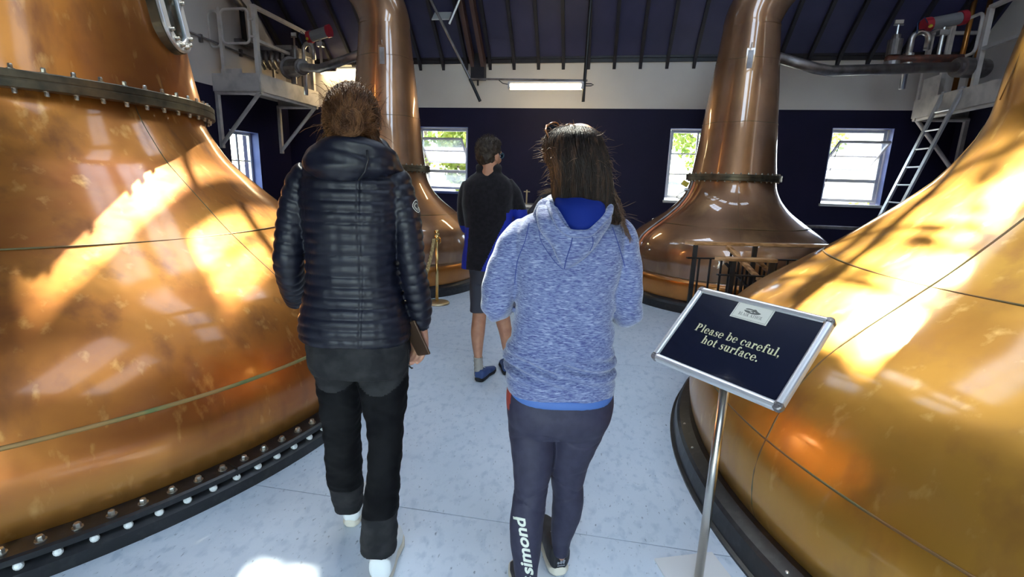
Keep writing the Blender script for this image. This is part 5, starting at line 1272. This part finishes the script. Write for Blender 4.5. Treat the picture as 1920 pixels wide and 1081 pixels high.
eye = Vector((0,0,H))-Vector(f.o); tb = BVHTree.FromPolygons([v.co for v in lg.data.vertices], [tuple(p.vertices) for p in lg.data.polygons])
def on_leg(verts, faces, name):
    out = []
    for v in verts:
        u = v[0]/w_; px = A_[0]+(B_[0]-A_[0])*u - (v[1]/.073)*(22); py = A_[1]+(B_[1]-A_[1])*u
        p = Vector(f.P(px, py, -.1)); d_ = (p-eye).normalized(); h_ = tb.ray_cast(eye, d_, 10); out.append(tuple((h_[0] if h_[0] is not None else p)-d_*.0016))
    me = bpy.data.meshes.new(name); me.from_pydata(out, [], faces); return link_mesh(name, me, print_w, lg)
on_leg(tv, tf, 'calf_lettering')
lv = [(-.115*w_/.33*.33+.0,.0,0)]
sv = []; sf = []
for (a0, a1, r0, r1, cx, cy) in ((0.3,2.6,.022,.034,-.035,.035),(3.4,5.9,.022,.034,-.035,.035)):
    for k in range(9):
        a = a0+(a1-a0)*k/8; 
        for r_ in (r0, r1): sv.append((cx+r_*math.cos(a), cy+r_*math.sin(a), 0))
    o_ = len(sv)-18
    for k in range(8): sf.append((o_+2*k, o_+2*k+1, o_+2*k+3, o_+2*k+2))
on_leg(sv, sf, 'calf_emblem')
# hidden hands and body
lw = f.P(963,560,.23); rw = f.P(1149,571,.23)
HPa = hand_parts(lw, np.array((.75,.35,.25)), (-.2,-.2,.9), (.3,.8,.2), .5, .93); HPb = hand_parts(rw, np.array((-.75,.35,.25)), (.2,-.2,.9), (-.3,.8,.2), .5, .93)
body = [ring_tube(scale_part(f.rows(T_rows,6),.82),28), ring_tube(scale_part(f.limb(LA,6),.70),18), ring_tube(scale_part(f.limb(RA,6),.70),18),
        ring_tube(scale_part(f.rows(PEL,4),.86),28), ring_tube(scale_part(f.rows(LL,4),.84),20), ring_tube(scale_part(f.rows(RL,4),.84),20),
        ring_tube(limb3([(*(HC+np.array((0,-.012,-.06))),.056),(*(HC+np.array((0,-.02,-.10))),.050),(*(HC+np.array((0,-.02,-.19))),.062)],4),20),
        ring_tube(f.limb([(955,562,.19,.028),(963,560,.23,.024)],3),16), ring_tube(f.limb([(1156,577,.19,.028),(1149,571,.23,.024)],3),16),
        ring_tube(f.limb([(1051,1015,.045,.034),(1050,1040,.055,.030)],3),16), ring_tube(f.limb([(987,1130,-.12,.036),(988,1160,-.12,.036)],3),16)] + [ring_tube(r_,14) for r_ in HPa+HPb] + hp
bd = blob('body', body, .0042, skin, rt, 2); eyes(HC, HM, bd, .96)
# long hair
HRW = [(236,1062,1098,.03,.0),(242,1042,1114,.07,.0),(255,1026,1126,.105,.0),(275,1018,1134,.115,-.005),(296,1020,1141,.118,-.012),(315,1030,1144,.112,-.022),(335,1034,1147,.105,-.03),(355,1035,1150,.092,-.038),(378,1038,1154,.070,-.055),(396,1060,1160,.050,-.075),(412,1100,1166,.034,-.085),(420,1118,1166,.02,-.085)]
HS = f.rows(HRW, 6, None, 2.1)
hr = blob('hair', [ring_tube(scale_part(HS,.965),36)], .006, hair_dk, rt, 3, lambda co,no: .002*np.sin(co[:,0]*160+6*np.sin(co[:,2]*9)))
trim_front(hr, HC, HM, .060, .040)
def hair_pt(row, ang, k): 
    i = min(max(row,0),1)*(len(HS)-1); a = int(i); b_ = min(a+1,len(HS)-1); t_ = i-a
    c = HS[a][0]*(1-t_)+HS[b_][0]*t_; s_ = HS[a][1]*(1-t_)+HS[b_][1]*t_; u = HS[a][2]*(1-t_)+HS[b_][2]*t_
    return c+s_*math.cos(ang)*k+u*math.sin(ang)*k
C = []
for i in range(2200):
    ang = rng.uniform(-PI-.15, .25); k = rng.uniform(.96,1.02); t0 = rng.uniform(0,.35)*rng.random(); t1 = rng.uniform(.75,.99) if ang > -1.7 else rng.uniform(.62,.82); ph_ = rng.uniform(0,6); am = rng.uniform(0,.05)
    C.append([hair_pt(t0+(t1-t0)*q/13, ang+am*math.sin(q*.7+ph_), k+.012*math.sin(q*.9+ph_*2)*(q/13)) for q in range(14)])
strands('hair_strands', C, .0015, hair_dk, hr)
C = []
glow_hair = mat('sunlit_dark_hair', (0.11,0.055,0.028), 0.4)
for i in range(330):
    ang = rng.choice((rng.uniform(-.6,.3), rng.uniform(-PI-.3,-PI+.4), rng.uniform(-PI,0))); t_ = rng.uniform(.02,1.0) if ang > -1 else rng.uniform(.02,.6); p = hair_pt(t_, ang, 1.0)
    out_ = np.array((math.cos(ang),-.3,0.0)); dr = out_*rng.uniform(.3,1.0)+np.array([rng.gauss(0,.4) for _ in range(3)]); L_ = rng.uniform(.008,.034)*(1.6 if (t_ > .7 and ang > -1) else 1)
    C.append([p, p+dr*L_*.5+np.array((0,0,-.002)), p+dr*L_+np.array((0,0,rng.uniform(-.02,.006)))])
for i in range(150):
    p = hair_pt(rng.uniform(.6,.9), rng.uniform(-.5,.2), .98); C.append([p]+[p+np.array((.010*k+.006*math.sin(k*1.7+i), .004*math.sin(k+i), -.018*k)) for k in range(1,5)])
strands('stray_hair', C, .0009, glow_hair, hr)
# black shoes with cream soles
h1 = ground_local(f, 1049, 1079); up, T = shoe(f, h1, .20, .275, .108, shoe_k, sole_w, 0, None, .036, .128)
b = BM()
for i in range(3):
    x0_ = -.016+.011*i; b.faces.new([b.verts.new(tuple(T(p))) for p in ((x0_,-.0085,.064-.0*i),(x0_+.008,-.0085,.061),(x0_+.011,-.0085,.070+.004*i),(x0_+.003,-.0085,.074+.004*i))])
obj('heel_stripes', b, steel, up)
b = BM(); box(b, -.014,.016,-.0088,-.0084,.053,.057, M4(rotz(.20), h1)); obj('heel_print', b, steel, up)
h2 = ground_local(f, 985, 1160); shoe(f, h2, .10, .255, .092, shoe_k, sole_w, 0, None, .034, .080)
# sunglasses pushed up on the hair
sg = thing('sunglasses', 'tortoiseshell sunglasses pushed up on the head of the hoodie woman', 'sunglasses', (0,0,0))
def glasses(t, c, M, m_fr, m_ln, k=1.0):
    t.location = room_pt(f, c); t.rotation_euler = (0,0,YAW)
    def Q(p): return tuple(M @ np.array(p, float)*k)
    for s_ in (-1,1):
        b = BM(); tube(b, [Q((s_*.033+.024*math.cos(a), .0+.003*abs(s_*.033+.024*math.cos(a))/.03*-1, .020*math.sin(a))) for a in np.linspace(0,2*PI,20,endpoint=False)], .0030, 8, closed=True); obj('rim', b, m_fr, t, True)
        b = BM(); vs = [b.verts.new(Q((s_*.033+.023*math.cos(a), -.002, .019*math.sin(a)))) for a in np.linspace(0,2*PI,20,endpoint=False)]; b.faces.new(vs); obj('lens', b, m_ln, t)
        b = BM(); tube(b, [Q((s_*.058,-.004,.008)),Q((s_*.074,-.03,.008)),Q((s_*.078,-.085,.004)),Q((s_*.076,-.110,-.014))], .0028, 6); obj('temple_arm', b, m_fr, t, True)
    b = BM(); tube(b, [Q((-.010,0,.004)),Q((0,.003,.008)),Q((.010,0,.004))], .0028, 6); obj('bridge', b, m_fr, t, True)
gm = rotz(.55) @ rotx(.75)
glasses(sg, f.P(1050,240,.035), gm, tort, lens_m, 1.0)

# ------------------------------------------------------------------ 3. man in the dark fleece
f = Fig('man with short greying hair, dark fleece with blue panels, grey shorts and blue shoes', 915, 710, 3.49)
rt = f.root
HC = f.P(917, 291, 0.0)
hp, HM = head_parts(HC, -0.62, 0.0, 1.0)
T_rows = [(316,900,935,.060,0),(324,892,943,.075,0),(333,880,955,.095,0),(346,869,964,.112,0),(370,867,965,.120,0),(400,869,961,.122,0),(430,872,957,.120,0),(460,870,953,.120,0),(485,867,950,.118,0),(503,865,947,.116,0)]
LA = [(882,345,0,.058),(873,370,.02,.058),(872,400,.05,.054),(876,425,.10,.050),(890,428,.20,.045),(910,420,.28,.040)]
RA = [(948,343,0,.058),(962,362,0,.058),(972,385,0,.052),(976,404,.02,.048),(972,412,.10,.044),(965,412,.20,.040),(961,410,.26,.036)]
def self_(c):
    zb_ = f.P(900,425)[2]; xl_ = f.P(879,450)[0]
    left = (c[:,0] < xl_+.012*np.sin(c[:,2]*6)) & (c[:,2] < zb_)
    xr_ = f.P(957,400)[0]
    za = f.P(970,398)[2]
    arm = (c[:,0] > f.P(950,400)[0]) & (c[:,2] < za)
    side = (c[:,2] < f.P(950,392)[2]) & (c[:,0] > f.P(957,392)[0]-(f.P(950,392)[2]-c[:,2])*.45)
    return (left | arm | side).astype(int)
fj = blob('fleece_jacket', [ring_tube(f.rows(T_rows,6,None,2.5),36), ring_tube(f.limb(LA,6),22), ring_tube(f.limb(RA,6),22), ring_tube(f.limb([(898,322,0,.05),(917,318,-.02,.052),(936,322,0,.05)],5),16)], .0075, [fleece, royal], rt, 2, lambda co,no: .004*nz(co,14,12,18,.5)+.002*nz(co,40,34,30,1.1), self_)
PEL = [(492,878,948,.110,0),(510,880,947,.112,0),(528,882,947,.112,0)]
LL = [(520,881,918,.095,0),(545,881,916,.090,0),(565,881,914,.086,0),(582,881,913,.084,0)]
RL = [(520,912,948,.095,0),(545,914,952,.090,.03),(565,917,955,.086,.05),(580,920,957,.084,.06)]
sh = blob('shorts', [ring_tube(f.rows(PEL,5,None,2.4),30), ring_tube(f.rows(LL,5,None,2.3),26), ring_tube(f.rows(RL,5,None,2.3),26)], .007, shorts_m, rt, 2, lambda co,no: .003*nz(co,30,26,20,.5))
CL = [(560,885,912,.062,0),(585,886,912,.060,0),(600,885,911,.060,-.01),(622,883,909,.060,-.02),(645,885,906,.048,-.03),(668,889,904,.037,-.04),(690,890,905,.036,-.045),(704,890,906,.036,-.045)]
CR = [(555,923,950,.062,.05),(585,926,955,.060,.07),(605,930,958,.060,.07),(625,936,961,.058,.07),(648,941,961,.046,.07),(668,945,960,.037,.07),(690,946,960,.036,.07)]
lw = f.P(915,418,.30); rw = f.P(960,410,.27)
HPa = hand_parts(lw, np.array((.85,.1,.2)), (-.1,-.8,.3), (.1,.3,.9), .5, 1.0); HPb = hand_parts(rw, np.array((-.35,.25,.9)), (.6,-.75,.1), (-.5,-.3,.1), .6, 1.0)
body = [ring_tube(scale_part(f.rows(T_rows,6),.84),28), ring_tube(scale_part(f.limb(LA,6),.74),18), ring_tube(scale_part(f.limb(RA,6),.74),18),
        ring_tube(scale_part(f.rows(PEL,4),.86),28), ring_tube(scale_part(f.rows(LL,4),.80),20), ring_tube(scale_part(f.rows(RL,4),.80),20), ring_tube(f.rows(CL,5,None,2.0),24), ring_tube(f.rows(CR,5,None,2.0),24),
        ring_tube(limb3([(*(HC+np.array((0,-.012,-.05))),.060),(*(HC+np.array((0,-.02,-.10))),.058),(*(HC+np.array((0,-.02,-.16))),.070)],4),20),
        ring_tube(limb3([(*f.P(965,412,.20),.030),(*rw,.026)],3),14), ring_tube(limb3([(*f.P(910,420,.28),.030),(*lw,.026)],3),14)] + [ring_tube(r_,14) for r_ in HPa+HPb] + hp
bd = blob('body', body, .0048, skin_m, rt, 2); eyes(HC, HM, bd)
for Rr in (CL, CR):
    z_ = [(r_[0], r_[1]-1, r_[2]+1, r_[3]+.004, r_[4]) for r_ in Rr if r_[0] >= 667]
    blob('sock', [ring_tube(f.rows(z_,5,None,2.0),24)], .005, sock_m, rt, 2, lambda co,no: .0015*np.sin(co[:,2]*190+3*np.sin(co[:,0]*30)))
h1 = ground_local(f, 897, 716); shoe(f, h1, -.38, .285, .105, shoe_b, sole_k, 0, None, .032, .085)
h2 = ground_local(f, 952, 703); shoe(f, h2, .15, .285, .105, shoe_b, sole_k, 0, None, .032, .085)
mh_ = [ellipsoid(HC+HM@np.array((0,-.014,.036)), (.082,.098,.088), HM), ellipsoid(HC+HM@np.array((0,-.040,-.010)), (.073,.066,.066), HM), ellipsoid(HC+HM@np.array((0,.045,.090)), (.062,.045,.032), HM)]
hr = blob('hair', mh_, .005, hair_mn, rt, 1, lambda co,no: .004*nz(co,70,66,60,.5)+.002*nz(co,150,140,130,1.1))
trim_front(hr, HC, HM, .066, .062)
C = []
for i in range(1100):
    v = np.array([rng.gauss(0,1) for _ in range(3)]); v /= np.linalg.norm(v)
    if v[2] < -.55 or (v[1] > .55 and v[2] < .45): continue
    p = HC+HM@(np.array((0,-.014,.036))+v*np.array((.084,.100,.090))); dr = HM@(v*.5+np.array((.1,.35,.45)) if v[2] > .3 else v*.35+np.array((0,-.1,-.8))); L_ = rng.uniform(.012,.026) if v[2] > .2 else rng.uniform(.006,.012)
    C.append([p-v*.003, p+dr*L_*.5, p+dr*L_+np.array([rng.gauss(0,.002) for _ in range(3)])])
strands('hair_strands', C, .0016, hair_mn, hr)
sg = thing('sunglasses', 'teal-armed sunglasses worn by the man in the dark fleece', 'sunglasses', (0,0,0))
glasses(sg, HC+HM@np.array((0,.100,.004)), HM, teal_m, lens_m)
ph = thing('phone', 'black phone in the hand of the man in the dark fleece', 'phone', (0,0,0))
phone_at(ph, f.P(961,399,.25), (-.15,.2,1), (-.5,.8,.1), phone_k, .95)

# ------------------------------------------------------------------ 4. visitor mostly hidden behind the hoodie woman
f = Fig('visitor in a dark jacket, mostly hidden behind the hoodie woman, holding up a phone', 1052, 580, 5.70)
rt = f.root
HC = f.P(1052, 327, 0.0); hp, HM = head_parts(HC, PI-.5, 0.0, .97)
T_rows = [(348,1042,1064,.060,0),(354,1032,1074,.08,0),(361,1023,1083,.10,0),(380,1020,1086,.12,0),(410,1022,1084,.12,0),(440,1023,1083,.12,0),(462,1020,1086,.12,0)]
LA = [(1030,362,0,.055),(1019,372,-.02,.058),(1006,388,-.05,.052),(997,400,-.08,.050),(1000,404,-.14,.045),(1008,394,-.22,.038)]
RA = [(1077,362,0,.055),(1088,375,0,.056),(1092,395,-.02,.050),(1088,408,-.08,.046),(1070,402,-.20,.040),(1062,399,-.24,.036)]
blob('jacket', [ring_tube(f.rows(T_rows,6,None,2.4),30), ring_tube(f.limb(LA,6),20), ring_tube(f.limb(RA,6),20)], .010, dark_cloth, rt, 2, lambda co,no: .005*nz(co,18,16,30,.5))
PEL = [(455,1024,1082,.11,0),(475,1025,1081,.115,0),(485,1027,1079,.10,0)]
LL = [(478,1025,1054,.09,0),(510,1028,1052,.075,0),(540,1030,1050,.065,0),(572,1033,1049,.055,0)]
RL = [(478,1052,1081,.09,0),(510,1055,1079,.075,0),(540,1057,1077,.065,0),(572,1059,1075,.055,0)]
blob('jeans', [ring_tube(f.rows(PEL,5,None,2.4),28), ring_tube(f.rows(LL,5),22), ring_tube(f.rows(RL,5),22)], .010, jeans, rt, 2)
lw = f.P(1009,393,-.23); rw = f.P(1060,398,-.25)
HPa = hand_parts(lw, np.array((.35,-.25,.9)), (-.7,-.5,.1), (-.1,-.9,.1), .6, .97); HPb = hand_parts(rw, np.array((-.5,-.5,.5)), (.2,-.9,.1), (.1,.3,.9), .5, .97)
body = [ring_tube(scale_part(f.rows(T_rows,6),.82),26), ring_tube(scale_part(f.limb(LA,6),.74),16), ring_tube(scale_part(f.limb(RA,6),.74),16), ring_tube(scale_part(f.rows(PEL,4),.86),24), ring_tube(scale_part(f.rows(LL,4),.82),18), ring_tube(scale_part(f.rows(RL,4),.82),18),
        ring_tube(limb3([(*(HC+np.array((0,-.01,-.05))),.058),(*(HC+np.array((0,-.01,-.10))),.054),(*(HC+np.array((0,-.01,-.16))),.064)],4),18),
        ring_tube(limb3([(*f.P(1007,395,-.20),.030),(*lw,.025)],3),12), ring_tube(limb3([(*f.P(1064,400,-.22),.030),(*rw,.025)],3),12)] + [ring_tube(r_,12) for r_ in HPa+HPb] + hp
bd = blob('body', body, .005, skin, rt, 2); eyes(HC, HM, bd, .97)
hr = blob('hair', [ellipsoid(HC+HM@np.array((0,-.018,.034)), (.084,.100,.090), HM), ellipsoid(HC+HM@np.array((0,-.06,-.07)), (.075,.045,.11), HM)], .006, hair_bl, rt, 2)
trim_front(hr, HC, HM, .066, .045)
C = []
for i in range(260):
    a = rng.uniform(-1,1); p = HC+HM@np.array((a*.08,-.05,-.06)); C.append([p, p+np.array((a*.01,0,-.05)), p+HM@np.array((a*.02,.0,-.12))])
for i in range(26):
    p = f.P(1040-rng.uniform(0,8), 356+rng.uniform(-3,5), -.10); C.append([p, p+np.array((-.07,-.02,-.01+rng.uniform(-.02,.02))), p+np.array((-.16,-.03,-.03+rng.uniform(-.03,.02)))])
strands('hair_strands', C, .0022, hair_bl, hr)
for x_ in (1041,1067):
    g_ = f.P(x_, 572, 0); g_[2] = 0; shoe(f, g_+np.array((0,.06,0)), PI+.1, .25, .092, shoe_k, sole_k)
ph = thing('phone', 'phone held up by the half-hidden visitor in the dark jacket', 'phone', (0,0,0))
phone_at(ph, f.P(1016,382,-.27), (.25,0,1), (.5,.8,.1), phone_k, .9)
